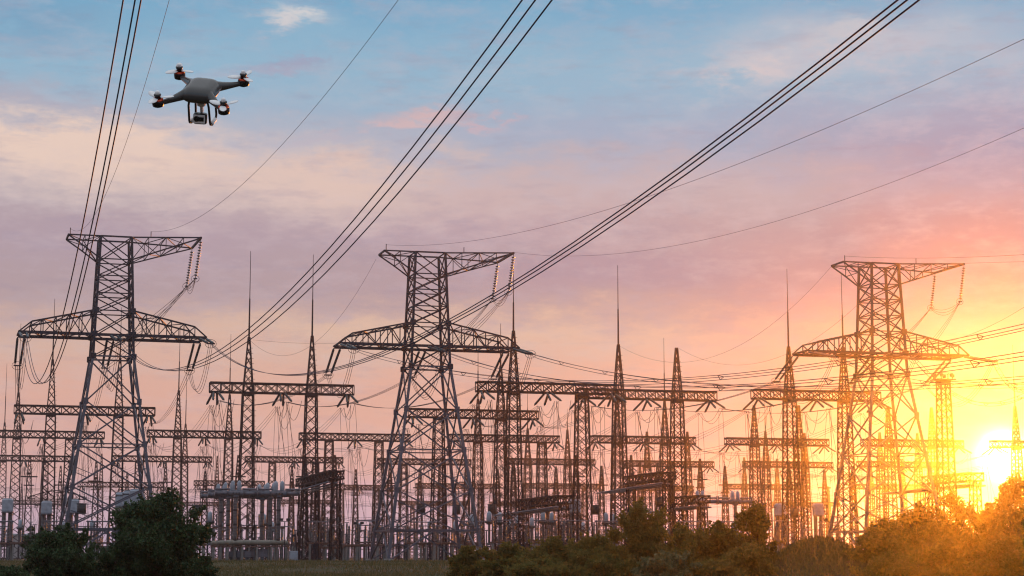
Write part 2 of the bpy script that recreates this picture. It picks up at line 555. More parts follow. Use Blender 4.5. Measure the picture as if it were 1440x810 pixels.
# ------------------------------------------------------------------ the three line pylons
def make_pylon():
    root = empty('lattice_pylon', (0, 0, 0), PSI)
    HB, HW, ZW = 6.4, 2.7, 26.3
    hz = lambda z: HB + (HW - HB) * z / ZW
    zs = [0.0, 4.1, 9.4, 14.9, 20.4, ZW]
    rings = [sec(hz(z), z) for z in zs]
    for k in range(4):
        mb = MB()
        for j in range(len(zs) - 1):
            mb.bar(rings[j][k], rings[j + 1][k], 0.38 if j < 3 else 0.32)
        if k == 0:
            for i in range(52):
                z = 1.5 + i * 0.47
                p = Vector((-hz(z), -hz(z), z)); mb.bar(p, p + Vector((-0.35, 0, 0)), 0.05)
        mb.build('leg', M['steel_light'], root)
        ft = MB(); ft.box(rings[0][k] + Vector((0, 0, -0.1)), 1.1, 1.1, 0.9, 0.12)
        ft.build('footing', M['concrete'], root)
    mb = MB()
    # long diagonals with secondary members
    for j in (1, 2, 3, 4):
        A, B = rings[j], rings[j + 1]
        for k in range(4):
            k2 = (k + 1) % 4
            mb.bar(A[k], B[k2], 0.17); mb.bar(A[k2], B[k], 0.17)
            if j in (1, 2):
                c = (A[k] + A[k2] + B[k] + B[k2]) / 4
                mb.bar(A[k].lerp(c, .55), A[k].lerp(B[k], .45), 0.09); mb.bar(A[k2].lerp(c, .55), A[k2].lerp(B[k2], .45), 0.09)
    for j in range(1, 6):
        for p_ in rings[j]:
            mb.box(p_, 0.6, 0.45, 0.8, 0.04)
    for k in range(4):
        k2 = (k + 1) % 4
        A, B = rings[0], rings[1]
        mb.bar(B[k], B[k2], 0.24)
        c = (B[k] + B[k2]) / 2
        mb.bar(A[k], c, 0.2); mb.bar(A[k2], c, 0.2)
        mb.bar(A[k].lerp(c, .5), A[k].lerp(B[k], .5), 0.1); mb.bar(A[k2].lerp(c, .5), A[k2].lerp(B[k2], .5), 0.1)
        mb.bar(rings[3][k], rings[3][k2], 0.16); mb.bar(rings[5][k], rings[5][k2], 0.2)
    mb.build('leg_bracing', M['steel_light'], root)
    # mast above the waist
    ZA, ZT, ZB, ZC = 29.2, 32.3, 39.1, 42.1
    mz = lambda z: 2.7 + (2.08 - 2.7) * (z - ZW) / (ZC - ZW)
    zz = [ZW, ZA, ZT, 34.6, 36.9, ZB, ZC]
    mb = MB()
    mb.truss([sec(mz(z), z) for z in zz], 0.3, 0.14, 'X')
    for z in (ZW, ZA, ZT):
        for c in sec(mz(z), z):
            mb.box(c, 0.75, 0.5, 0.75, 0.05)
    for k, z in enumerate(np.arange(ZW, ZC, 0.47)):
        p = Vector((-mz(z), -mz(z), z)); mb.bar(p, p + Vector((-0.32, 0, 0)), 0.05)
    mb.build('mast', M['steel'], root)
    # crossarm
    mb = MB()
    ZE = 30.5

    def rg(u, zt, hv=2.62):
        return [Vector((u, -hv, ZA)), Vector((u, hv, ZA)), Vector((u, hv, zt)), Vector((u, -hv, zt))]
    for s in (-1, 1):
        us = [2.6, 4.3, 6.0, 7.7, 9.4, 10.9]
        rs = [rg(s * u, ZT + (ZE - ZT) * (u - 2.6) / 8.3) for u in us]
        mb.truss(rs, 0.2, 0.12, 'Z', sides=(0, 1, 3))
        mb.truss(rs, 0.1, 0.1, 'Z', sides=(2,), rungs=True, chords=False)
        e = [Vector((s * 12.5, -2.62, ZA)), Vector((s * 12.5, 2.62, ZA))]
        mb.bar(rs[-1][0], e[0], 0.17); mb.bar(rs[-1][1], e[1], 0.17)
        mb.bar(rs[-1][3], e[0], 0.17); mb.bar(rs[-1][2], e[1], 0.17); mb.bar(e[0], e[1], 0.2)
        mb.bar(rs[-1][0], e[1], 0.1); mb.bar(rs[-1][1], e[0], 0.1)
    for v in (-2.66, 2.66):
        mb.bar((-12.4, v, ZA - 0.12), (12.4, v, ZA - 0.12), 0.26, 0.34)
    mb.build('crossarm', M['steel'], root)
    # asymmetric top beam
    mb = MB()

    def tb(u, zb, hv):
        return [Vector((u, -hv, zb)), Vector((u, hv, zb)), Vector((u, hv, ZC)), Vector((u, -hv, ZC))]
    right = [tb(2.08, ZB, 2.08), tb(4.3, ZB + .72, 2.65), tb(6.6, ZB + 1.47, 3.25), tb(8.9, ZB + 2.2, 3.85), tb(11.2, ZC - 0.08, 4.45)]
    left = [tb(-2.08, ZB, 2.08), tb(-4.2, ZB + 1.5, 2.08), tb(-6.4, ZC - 0.08, 2.08)]
    for r_ in (right, left):
        mb.truss(r_, 0.17, 0.09, 'Z')
    mb.bar(right[-1][2], right[-1][3], 0.26); mb.bar(left[-1][2], left[-1][3], 0.22)
    for v in (-2.08, 2.08):
        mb.bar((-2.08, v, ZC + 0.01), (2.08, v, ZC + 0.01), 0.2)
    mb.tube([(-6.2, -2.0, ZC), (-6.2, -2.0, ZC + 0.9)], 0.06, 5)
    mb.tube([(4.6, -2.6, ZC), (4.6, -2.6, ZC + 0.8)], 0.06, 5)
    mb.build('top_beam', M['steel'], root)
    # insulator strings
    ends = {}
    for u0, nm in ((-12.0, 'L'), (0.0, 'C'), (12.0, 'R')):
        for sv in (-1, 1):
            for du in (-0.45, 0.45):
                a = Vector((u0 + du, sv * 2.7, ZA - 0.25)); b = Vector((u0 + du * 0.8, sv * (9.6 if sv > 0 else 10.0), ZA - (3.1 if sv > 0 else 1.6)))
                mb = MB(); string_mb(mb, a, b, 0.18, 8, 22, core=0.08)
                mb.build('insulator_string', M['glass'], root)
            e = Vector((u0, sv * (9.9 if sv > 0 else 10.3), ZA - (3.25 if sv > 0 else 1.7)))
            ends[nm, sv] = e
            mb = MB(); mb.box(e, 1.1, 0.35, 0.16, 0.03)
            mb.tube([e + Vector((0.75 * math.cos(t), 0.1, 0.55 * math.sin(t))) for t in np.linspace(0, 2 * math.pi, 15)], 0.03, 4)
            mb.build('yoke', M['steel'], root)
        for du in (-0.25, 0.0, 0.25):
            mb = MB()
            a = ends[nm, -1] + Vector((du, 0, 0)); b = ends[nm, 1] + Vector((du, 0, 0))
            mb.tube(sag_pts(a, b, 4.4 + du, 16), 0.03, 5)
            mb.build('jumper_wire', M['thin_wire'], root)
    ts = []
    for v, ln in ((-4.4, 5.2), (4.4, 5.0)):
        for dv in (-0.12, 0.12):
            pass
        a = Vector((11.2, v, ZC - 0.2)); b = Vector((10.6, v + 0.4, ZC - 0.2 - ln))
        mb = MB(); string_mb(mb, a, b, 0.25, 8, 13, core=0.05)
        mb.build('insulator_string', M['glass'], root)
        mb = MB(); mb.tube([b + Vector((0.55 * math.cos(t), 0.1, 0.45 * math.sin(t))) for t in np.linspace(0, 2 * math.pi, 13)], 0.03, 4)
        mb.box(b, .5, .3, .14, .02)
        mb.build('yoke', M['steel'], root)
        ts.append(b)
    for k in range(3):
        mb = MB(); mb.tube(sag_pts(ts[0] + Vector((0, 0, -.1 * k)), ts[1] + Vector((0, 0, -.1 * k)), 0.7 + .3 * k, 8), 0.028, 4)
        mb.build('jumper_wire', M['thin_wire'], root)
    for b, tgt in ((ts[0], ends['C', -1]), (ts[1], ends['C', 1])):
        for k in (-1, 0, 1):
            mb = MB(); mb.tube(sag_pts(b, tgt + Vector((k * 0.5, k * 0.4, 0)), 0.8 + 0.25 * k, 10), 0.028, 4)
            mb.build('jumper_wire', M['thin_wire'], root)
    return root, ends


pylon, ENDS = make_pylon()
GP = 'power line pylons along the front of the substation'
PYL = []
for i, (px, D, yaw, lab) in enumerate([
        (600, 261, 0.0, 'grey lattice pylon in the middle with its two arms, pale lower legs'),
        (157, 248, 2.0, 'dark lattice pylon furthest left, behind the big round tree'),
        (1239, 271, 0.0, 'sunlit lattice pylon at the right, washed orange by the low sun')]):
    o = pylon if i == 0 else copy_tree(pylon)
    p = P(px, 500, D)
    o.location = (p.x, p.y, YARD)
    o.rotation_euler.z = PSI + R(yaw)
    tag(o, lab, 'pylon', GP)
    PYL.append(o)
PYL[1].scale = (0.955, 1.0, 1.0)


def wloc(o, p):
    return Vector(o.location) + Matrix.Rotation(o.rotation_euler.z, 3, 'Z') @ Vector((p[0] * o.scale[0], p[1], p[2]))


MID, LEFT, RIGHT = PYL


# ------------------------------------------------------------------ overhead lines
def solve_sag(A, B, mx, my):
    """sag such that the span A-B passes over photo pixel (mx, my) as seen from the camera position"""
    best = None
    for i in range(1, 400):
        t = i / 400
        p = A.lerp(B, t)
        q = Vector((p.x, p.y, p.z - CAMZ))
        z0 = None
        # pixel column of p (depends weakly on height)
        d = P(mx, my, p.y)
        e = abs(d.x - p.x)
        if best is None or e < best[0]:
            best = (e, t, p.z - d.z)
    e, t, dz_ = best
    return dz_ / (4 * t * (1 - t))


def power_line(A, B, offs, sag, label, r=0.02, beyond=0.35, spacer=True, cat='power line', group=None, n=46, mat='wire', back=0.0):
    A = Vector(A); B = Vector(B)
    root = empty('power_line', A)
    side = (B - A); side.z = 0; side = side.normalized().cross(Vector((0, 0, 1)))
    paths = []
    for (ou, oz) in offs:
        off = side * ou + Vector((0, 0, oz))
        pts = [p + off - A for p in sag_pts(A, B, sag, n, -back, 1 + beyond)]
        pts[0] = pts[0] - off * 0.6
        mb = MB(); mb.tube(pts, r, 6)
        mb.build('conductor', M[mat], root)
        paths.append(pts)
    if spacer and len(offs) > 1:
        for j in range(4, n, 5):
            mb = MB()
            for a in range(len(offs)):
                b = (a + 1) % len(offs)
                mb.bar(paths[a][j], paths[b][j], 0.05)
            mb.build('spacer', M['dark'], root)
    return tag(root, label, cat, group)


GL = 'three wire bundles of overhead power lines'
TRI = [(-0.42, 0.0), (0.28, 0.12), (0.0, -0.3)]
# (pylon, phase, top pixel, top D, mid pixel, label)
for py, ph, tx, ty, D, mid, lab, offs in [
    (LEFT, 'L', 190, 0, 80, 10.5, 'bundle of three wires rising steeply left of the drone to the top edge', [(0.5, 0.0), (0.0, 0.0), (-0.26, 0.08)]),
    (LEFT, 'C', 753, 0, 59, 7.25, 'bundle of three wires sweeping up to the middle of the top edge', [(0.38, 0.05), (0.0, 0.0), (-0.5, -0.03)]),
    (LEFT, 'R', 1276, 0, 47, 6.5, 'bundle of three wires crossing in front of the middle pylon to the upper right', [(0.2, 0.03), (0.0, 0.0), (-0.25, -0.04)]),
    (MID, 'L', 1440, 459, 141, 4.25, 'upper three wire bundle running off the right edge behind the right pylon', TRI),
    (MID, 'C', 1440, 499, 108, (1100, 540), 'middle three wire bundle running off the right edge past the sun', TRI),
    (MID, 'R', 1440, 532, 131, (1000, 541), 'lowest three wire bundle running from the middle pylon to the right edge', TRI),
    (RIGHT, 'L', 1440, 540, 190, (1330, 540), 'wire bundle from the left arm of the right pylon to the right edge', TRI),
    (RIGHT, 'C', 1440, 556, 222, (1345, 556), 'wire bundle from the centre of the right pylon to the right edge', TRI),
    (RIGHT, 'R', 1440, 548, 246, (1412, 534), 'short wire bundle from the right arm of the right pylon to the right edge', TRI),
]:
    A = wloc(py, ENDS[ph, -1]); B = P(tx, ty, D)
    s = mid if isinstance(mid, float) else solve_sag(A, B, *mid)
    power_line(A, B, offs, s, lab, r={'L': 0.036, 'C': 0.03, 'R': 0.026}[ph] if py is LEFT else 0.03, spacer=py is not LEFT, group=GL, beyond=0.5 if py is LEFT else 0.3)

GT = 'thin single earth wires above the lines'
ul, ur = Vector((-6.2, -2.0, 42.9)), Vector((4.6, -2.6, 42.9))
tipR = Vector((11.2, -4.4, 42.2))
for py, q, tx, ty, D, mid, lab in [
    (LEFT, ul, 238, 0, 115, (150, 270), 'thin wire rising from the left pylon top beside the thick bundle'),
    (LEFT, ur, 560, 0, 106, (400, 200), 'thin wire rising right from the left pylon top to the top edge'),
    (MID, ul, 1440, 55, 97, (960, 260), 'thin wire from the left end of the middle pylon top to upper right'),
    (MID, tipR, 1440, 180, 131, (1060, 320), 'thin wire from the right tip of the middle pylon top to the right edge'),
    (RIGHT, ul, 1440, 358, 190, (1350, 362), 'upper thin wire leaving the right pylon top for the right edge'),
    (RIGHT, tipR, 1440, 368, 262, (1400, 369), 'short thin wire leaving the right tip of the right pylon top'),
]:
    A = wloc(py, q); B = P(tx, ty, D)
    s = solve_sag(A, B, *mid)
    power_line(A, B, [(0, 0)], s, lab, r=0.016 if D < 150 else 0.022, cat='earth wire', group=GT, spacer=False, n=60, mat='thin_wire')

# ------------------------------------------------------------------ substation gantries
BEAM_H, BEAM_W = 1.55, 1.5
ATT = []          # attachment points of the gantries: (depth, point)


def lattice_column(root, base, u, z_top, w0, w1, kind, zp=None, zn=None, leg=0.22, br=0.105, name='column', D=330):
    """column at local u; optional tapering peak up to zp and rod up to zn"""
    fk = max(1.0, 0.55 + D / 750.0)          # heavier members in the taller rows behind
    leg *= fk; br *= fk
    mb = MB()
    nP = max(5, int(round((z_top) / 1.9)))
    rings = []
    for i in range(nP + 1):
        t = i / nP
        t = t ** 0.93
        w = w0 + (w1 - w0) * t
        rings.append([p + Vector((u, 0, 0)) for p in sec(w / 2, z_top * t)])
    mb.truss(rings, leg, br, 'X', rungs=False)
    mb.box((u, 0, z_top - 0.25), w1 * 1.1, w1 * 1.1, 0.5, 0.05)
    mb.box((u, 0, 0.0), w0 * 1.25, w0 * 1.25, 0.5, 0.08)
    if zp:
        n2 = max(4, int((zp - z_top) / 1.4))
        rings = []
        for i in range(n2 + 1):
            t = i / n2
            w = w1 * 0.95 + (0.32 - w1 * 0.95) * t
            rings.append([p + Vector((u, 0, 0)) for p in sec(w / 2, z_top + (zp - z_top) * t)])
        mb.truss(rings, leg * 0.85, br, 'X', rungs=False)
        for i in range(int((zp - 2) / 0.9)):
            z = 2 + i * 0.9
            w = (w0 + (w1 - w0) * z / z_top) / 2 if z < z_top else (w1 * .95 + (0.32 - w1 * .95) * (z - z_top) / (zp - z_top)) / 2
            p = Vector((u + w, -w, z)); mb.bar(p, p + Vector((0.38, 0, 0)), 0.06)
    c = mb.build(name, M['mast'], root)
    if zp and zn:
        mb = MB()
        zm = zp + (zn - zp) * 0.45
        mb.tube([(u, 0, zp - 0.6), (u, 0, zm), (u, 0, zm + 0.05), (u, 0, zn)], 0, 6, rs=[0.17, 0.13, 0.085, 0.045])
        mb.box((u, 0, zp + 0.1), 0.5, 0.5, 0.3, 0.05)
        mb.build('lightning_rod', M['mast'], c)
    return c


def gantry(x0, x1, y, D, cols, label, phases=(0.04, 0.5, 0.96), lod=1.0, w0=2.7, w1=1.7, strings=True, att=True, name='portal_gantry', rows='gantry beams of the substation', bh=BEAM_H):
    A = P(x0, y, D)
    k1 = P(x1, y, 1.0).x
    c, s = math.cos(PSI), math.sin(PSI)
    L = (k1 * A.y - A.x) / (c - k1 * s)
    root = empty(name, (A.x, A.y, YARD), PSI)
    zt = A.z - YARD
    zb = zt - bh
    mb = MB()
    n_ = max(4, int(round(L / 1.9)))
    hv = BEAM_W / 2
    rings = [[Vector((L * i / n_, -hv, zb)), Vector((L * i / n_, hv, zb)), Vector((L * i / n_, hv, zt)), Vector((L * i / n_, -hv, zt))] for i in range(n_ + 1)]
    fk = max(1.0, 0.55 + D / 750.0)
    mb.truss(rings, 0.3 * fk, 0.14 * fk, 'X', sides=(1, 3), rungs=True)
    mb.truss(rings, 0.1 * fk, 0.1 * fk, 'Z', sides=(0, 2), rungs=True, chords=False)
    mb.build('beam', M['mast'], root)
    for (cx, pk, nd) in cols:
        kc = P(cx, y, 1.0).x
        u = (kc * A.y - A.x) / (c - kc * s)
        Dc = A.y + u * s
        zp = P(cx, pk, Dc).z - YARD if pk else None
        zn = P(cx, nd, Dc).z - YARD if nd else None
        lattice_column(root, None, u, zb - 0.02, w0, w1, None, zp, zn, D=D)
    for f in phases:
        u = L * f
        for sv in (-1, 1):
            e = None
            if strings:
                for du in (-0.35, 0.35):
                    a = Vector((u + du, sv * hv, zb - 0.05)); b = Vector((u + du * 2.6, sv * (hv + 4.4), zb - 1.75))
                    mb = MB(); string_mb(mb, a, b, 0.23, 6, 10, core=0.12)
                    mb.build('insulator_string', M['glass'], root)
            e = Vector((u, sv * (hv + 4.6), zb - 1.85))
            wp = Vector((A.x, A.y, YARD)) + Matrix.Rotation(PSI, 3, 'Z') @ e
            ATT.append((sv, wp, root))
        mb = MB()
        mb.tube(sag_pts(Vector((u - .3, -hv - 4.6, zb - 1.85)), Vector((u - .3, hv + 4.6, zb - 1.85)), 2.0, 10), 0.035, 4)
        mb.tube(sag_pts(Vector((u + .3, -hv - 4.6, zb - 1.85)), Vector((u + .3, hv + 4.6, zb - 1.85)), 2.4, 10), 0.035, 4)
        mb.build('jumper_wire', M['thin_wire'], root)
    tag(root, label, 'gantry', rows)
    return root


gantries = [
    (295, 497, 538, 325, [(349, 476, 353), (438, 474, 358)], 'tall gantry between the left and middle pylons carrying two long lightning rods'),
    (20, 218, 570, 380, [(72, 507, 420), (167, 505, 432)], 'gantry just behind the left pylon at the height of its thighs'),
    (-30, 147, 605, 465, [(24, 553, 455), (98, None, None)], 'second gantry down at the far left edge'),
    (207, 367, 605, 465, [(250, 550, 458), (322, 556, 470)], 'gantry right of the left pylon with two slim rods below the tall gantry'),
    (-40, 107, 640, 590, [(5, 595, 511), (64, None, None)], 'third gantry down at the far left edge'),
    (158, 298, 641, 590, [(195, None, None), (260, 597, 520)], 'lower gantry seen through and right of the left pylon'),
    (110, 229, 678, 840, [(142, 638, None), (205, None, None)], 'small far gantry low between the legs of the left pylon'),
    (273, 372, 676, 840, [(305, 641, None), (352, None, None)], 'small far gantry just above the grey breaker tanks'),
    (421, 576, 609, 465, [(463, None, None), (533, None, None)], 'gantry left of the middle pylon reaching into its left leg'),
    (345, 482, 642, 590, [(383, None, None), (444, None, None)], 'lower gantry under the right end of the tall left gantry'),
    (531, 662, 645, 590, [(568, None, None), (622, None, None)], 'lower gantry crossing behind the middle pylon legs'),
    (573, 756, 575, 380, [(617, None, None), (704, 516, 455)], 'upper gantry crossing behind the middle pylon legs'),
    (632, 786, 611, 465, [(672, 562, 472), (762, None, None)], 'gantry right of the middle pylon with one rod near its left end'),
    (710, 836, 645, 590, [(742, 603, 540), (798, 605, 575)], 'lower gantry right of the middle pylon with two short rods'),
    (585, 696, 680, 840, [(620, None, None), (676, None, None)], 'small far gantry behind the right leg of the middle pylon'),
    (735, 842, 680, 840, [(765, None, None), (822, None, None)], 'small far gantry above the white current transformers'),
    (670, 868, 537, 325, [(722, 467, 375), (818, None, None)], 'tall gantry right of the middle pylon meeting its neighbour midway'),
    (811, 1006, 547, 345, [(870, 486, 373), (952, 489, None)], 'tall gantry in the centre right with one long rod and one cut off mast'),
    (831, 977, 613, 465, [(868, 560, None), (935, 565, 475)], 'gantry below the centre right tall gantry'),
    (879, 1003, 648, 590, [(910, 607, None), (967, 607, None)], 'lower gantry above the middle bushes with two stub masts'),
    (1020, 1164, 616, 480, [(1061, 570, None), (1124, 570, None)], 'gantry with stub masts left of the right pylon'),
    (1045, 1170, 649, 600, [(1077, 607, 560), (1132, 609, None)], 'lower gantry left of the right pylon'),
    (1018, 1122, 681, 840, [(1047, 643, None), (1093, 645, None)], 'small far gantry above the bushes left of the right pylon'),
    (1058, 1236, 548, 345, [(1110, 489, 378), (1187, 490, 386)], 'tall gantry meeting the left leg of the right pylon'),
    (1212, 1353, 618, 480, [(1250, 571, None), (1311, 573, None)], 'hazy orange gantry crossing behind the right pylon legs'),
    (1206, 1330, 649, 600, [(1238, 608, None), (1291, 609, None)], 'hazy lower gantry crossing behind the right pylon legs'),
    (1393, 1530, 620, 480, [(1429, 572, 485), (1500, 572, None)], 'gantry at the right edge beside the sun'),
    (1195, 1300, 681, 840, [(1225, 645, None), (1270, 645, None)], 'small far gantry low behind the right pylon'),
    (455, 556, 682, 840, [(480, None, None), (530, None, None)], 'small far gantry left of the middle pylon feet'),
    (872, 975, 683, 840, [(900, 648, None), (945, 648, None)], 'small far gantry behind the tallest middle bush'),
    (15, 88, 704, 1100, [(30, 680, None), (75, None, None)], 'faint tiny far gantry left of the left pylon legs'),
    (235, 330, 706, 1100, [(255, 682, None), (312, 680, None)], 'faint tiny far gantry behind the round tree top'),
    (395, 470, 703, 1100, [(410, 680, None), (455, None, None)], 'faint tiny far gantry right of the breaker domes'),
    (560, 660, 705, 1100, [(580, None, None), (640, 682, None)], 'faint tiny far gantry between the middle pylon feet'),
    (690, 790, 706, 1100, [(712, 684, None), (770, None, None)], 'faint tiny far gantry behind the current transformers'),
    (1085, 1180, 706, 1100, [(1100, None, None), (1165, 684, None)], 'faint tiny far gantry above the grassy bank'),
]
for (x0, x1, y, D, cols, lab) in gantries:
    sm = D > 700
    gantry(x0, x1, y, D, cols, lab, strings=True, w0=2.9 if not sm else 3.0, w1=1.75, bh=1.6 if not sm else 2.0)

# single truncated mast with a floodlight platform, right of the right pylon
p = P(1327, 560, 300)
root = empty('floodlight_mast', (p.x, p.y, YARD), PSI)
zt = P(1327, 535, 300).z - YARD
lattice_column(root, None, 0, zt, 2.6, 1.5, None)
mb = MB()
mb.box((0, 0, zt + 0.1), 3.3, 2.6, 0.16, 0.03)
for q in range(9):
    a = 2 * math.pi * q / 9
    mb.bar((1.6 * math.cos(a), 1.25 * math.sin(a), zt + .1), (1.6 * math.cos(a), 1.25 * math.sin(a), zt + 1.1), 0.06)
mb.tube([(1.6 * math.cos(2 * math.pi * q / 18), 1.25 * math.sin(2 * math.pi * q / 18), zt + 1.1) for q in range(19)], 0.04, 4)
mb.build('platform', M['mast'], root)
for q in range(6):
    a = 2 * math.pi * q / 6
    mb = MB(); mb.box((1.7 * math.cos(a), 1.35 * math.sin(a), zt + 0.75), 0.5, 0.4, 0.5, 0.06)
    mb.build('lamp', M['dark'], root)
tag(root, 'lattice mast with a round lamp platform right of the right pylon', 'mast')

# a wire bundle of two between rows of gantries
GR = 'slack wires strung between the rows of gantries'
roots = {}


def perp(a, b):
    d = b - a
    return abs(d.dot(AX)), d.dot(DX)


gl = {}
for (sv, p, rt) in ATT:
    gl.setdefault(rt, {}).setdefault(sv, []).append(p)
labn = {}
for rt, d in gl.items():
    best = None
    for p in [d[1][1]]:
        for rt2, d2 in gl.items():
            if rt2 is rt:
                continue
            lat, dep = perp(p, d2[-1][1])
            if 22 < dep < 270 and lat < 18:
                sc_ = dep + lat * 3
                if best is None or sc_ < best[0]:
                    best = (sc_, rt2)
    if best:
        rt2 = best[1]
        root = empty('strung_wires', d[1][0])
        for a, b in zip(d[1], gl[rt2][-1]):
            for off in (-0.35, 0.0, 0.35):
                mb = MB()
                o_ = AX * off
                L = (b - a).length
                mb.tube([q + o_ - d[1][0] for q in sag_pts(a, b, L * (0.03 + 0.012 * off), 14)], 0.03, 4)
                mb.build('wire', M['thin_wire'], root)
        tag(root, 'slack span of thin wires between two gantry rows', 'wires', GR)

# pylon to yard spans
for py, (xa, D) in ((LEFT, (20, 380)), (MID, (295, 325)), (RIGHT, (811, 345))):
    tgt = None
    for rt in gl:
        if abs(rt.location.y - D) < 1 and abs(rt.location.x - P(xa, 560, D).x) < 3:
            tgt = rt
    if tgt:
        root = empty('strung_wires', wloc(py, ENDS['L', 1]))
        for ph, b in zip(('L', 'C', 'R'), gl[tgt][-1]):
            a = wloc(py, ENDS[ph, 1])
            for off in (-0.3, 0.0, 0.3):
                mb = MB(); mb.tube([q + AX * off - Vector(root.location) for q in sag_pts(a, b, 2.2, 16)], 0.03, 4)
                mb.build('wire', M['thin_wire'], root)
        nm = {LEFT: 'left', MID: 'middle', RIGHT: 'right'}[py]
        tag(root, 'slack wires coming down from the %s pylon arm to the yard' % nm, 'wires', GR)

# earth wires between mast tips
for k, (a, b, sag, lab) in enumerate([
    (P(529, 364, 262), P(352, 479, 325), 7.0, 'thin sagging wire from the middle pylon top down to the tall gantry mast'),
    (P(1168, 376, 277), P(872, 487, 349), 7.5, 'thin sagging wire from the right pylon top down to the centre mast'),
    (P(1215, 420, 279), P(955, 490, 352), 6.0, 'thin sagging wire from the right pylon waist down to the cut off mast'),
    (P(356, 478, 325), P(520, 480, 345), 0.5, 'faint level wire left of the middle pylon waist'),
    (P(1240, 480, 277), P(1440, 432, 200), 2.0, 'faint wire rising from the right pylon waist to the right edge'),
]):
    power_line(a, b, [(0, 0)], sag, lab, r=0.018, beyond=0.0, spacer=False, cat='earth wire', group=GT, n=24, mat='thin_wire')

# vertical droppers from the gantries to the apparatus
drop_root = {}
dn = 0
random.seed(5)
for rt, d in gl.items():
    root = empty('dropper_wires', d[-1][0])
    for p in d[-1] + (d[1] if rt.location.y < 500 else []):
        for off in (-0.35, 0.35):
            q = p + AX * off
            end = Vector((q.x + random.uniform(-1.5, 1.5), q.y + random.uniform(-2, 3), YARD + random.uniform(6.5, 9)))
            mb = MB()
            pts = []
            for i in range(9):
                t = i / 8
                w = q.lerp(end, t)
                w += AX * (0.5 * math.sin(math.pi * t) * (1 if off > 0 else -0.6))
                pts.append(w - d[-1][0])
            mb.tube(pts, 0.028, 4)
            mb.build('wire', M['thin_wire'], root)
    if rt.location.y < 620:
        for sv in (-1, 1):
            for a, b in zip(d[sv][:-1], d[sv][1:]):
                for q in (0.25, 0.75):
                    e1 = a.lerp(b, q * 0.5); e1.z = YARD + random.uniform(7, 10)
                    mb = MB(); mb.tube([w - d[-1][0] for w in sag_pts(a, e1, random.uniform(1.5, 3.5), 9)], 0.03, 4); mb.build('wire', M['thin_wire'], root)
                mb = MB(); mb.tube([w - d[-1][0] for w in sag_pts(a + Vector((0, 0, -.2)), a + AX * 2.6 + Vector((0, 0, 0.2)), random.uniform(3, 5), 10)], 0.035, 4); mb.build('wire', M['thin_wire'], root)
    tag(root, 'thin dropper wires hanging straight down from a gantry beam', 'wires', 'dropper wires hanging from the gantries')

# long busbar wires running low across the yard
for k, (x0, x1, y, D, s) in enumerate([(-20, 700, 686, 560, 0.8), (180, 760, 690, 620, 1.0), (430, 900, 694, 560, 0.8), (-20, 420, 698, 500, 0.9),
                                      (600, 1440, 690, 600, 1.0), (640, 1440, 697, 540, 0.8), (420, 780, 730, 430, 0.5), (0, 330, 712, 430, 0.5),
                                      (960, 1440, 727, 600, 0.6), (-20, 640, 707, 620, 0.6)]):
    a = P(x0, y, D); L = (P(x1, y, D) - a).length
    b = a + AX * L * 1.03
    n_ = 6
    root = empty('strung_wires', a)
    for off in (0.0, 1.1, 2.3):
        pts = []
        for i in range(n_):
            seg = sag_pts(a.lerp(b, i / n_), a.lerp(b, (i + 1) / n_), s, 5)
            pts += [q + DX * off * 2 - a + Vector((0, 0, off * .4)) for q in (seg if i == n_ - 1 else seg[:-1])]
        mb = MB(); mb.tube(pts, 0.034, 4)
        mb.build('wire', M['thin_wire'], root)
    tag(root, 'low level wires running sideways across the back of the yard', 'wires', 'low sideways wires at the back of the yard')


# ------------------------------------------------------------------ depth-running busbar trestles
def bus_trestle(near, far, Dn, label, wid=2.2):
    """box beam that runs away from the viewer on two lattice supports, ending in tubular busbars"""
    a = P(near[0], near[1], Dn)
    # far end along DX so that it hits the far pixel column
    kf = P(far[0], far[1], 1.0).x
    t = (a.x - kf * a.y) / (kf * DX.y - DX.x)
    b = a + DX * t
    b.z = a.z
    root = empty('bus_trestle', (a.x, a.y, YARD), PSI)
    zt = a.z - YARD
    mb = MB()
    n_ = max(4, int(t / 3))
    rings = []
    for i in range(n_ + 1):
        v = t * i / n_
        rings.append([Vector((-wid / 2, v, zt - 1.2)), Vector((wid / 2, v, zt - 1.2)), Vector((wid / 2, v, zt)), Vector((-wid / 2, v, zt))])
    mb.truss(rings, 0.26, 0.14, 'X')
    mb.build('beam', M['mast'], root)
    for v in (0.8, t - 0.8):
        mb = MB()
        m_ = 7
        rg_ = [[q + Vector((0, v, 0)) for q in sec(0.85 - 0.25 * i / m_, (zt - 1.25) * i / m_)] for i in range(m_ + 1)]
        mb.truss(rg_, 0.16, 0.08, 'X', rungs=False)
        mb.build('column', M['mast'], root)
    for du in (-1.4, -0.2, 1.0):
        mb = MB(); mb.tube([(du, -0.6, zt - 1.9 - 0.1 * du), (du, t + 14, zt - 2.3)], 0.14, 8)
        mb.build('busbar', M['tube'], root)
        for v in np.linspace(0.5, t - 0.5, 4):
            mb = MB(); string_mb(mb, (du, v, zt - 1.2), (du, v, zt - 1.95), 0.12, 6, 4)
            mb.build('insulator', M['porcelain'], root)
    tag(root, label, 'busbar structure', 'box beams carrying busbars away from the viewer')


bus_trestle((474, 662), (425, 676), 300, 'dark box beam on columns running away left of the middle pylon')
bus_trestle((795, 697), (735, 711), 300, 'dark box beam with pale tubes right of the middle pylon')
bus_trestle((941, 664), (885, 678), 310, 'dark box beam on columns above the tallest middle bush')
bus_trestle((990, 697), (950, 706), 330, 'rusty short box beam right of the tallest middle bush')
bus_trestle((1374, 665), (1305, 680), 300, 'hazy box beam right of the right pylon below the sun')

# ------------------------------------------------------------------ apparatus of the yard


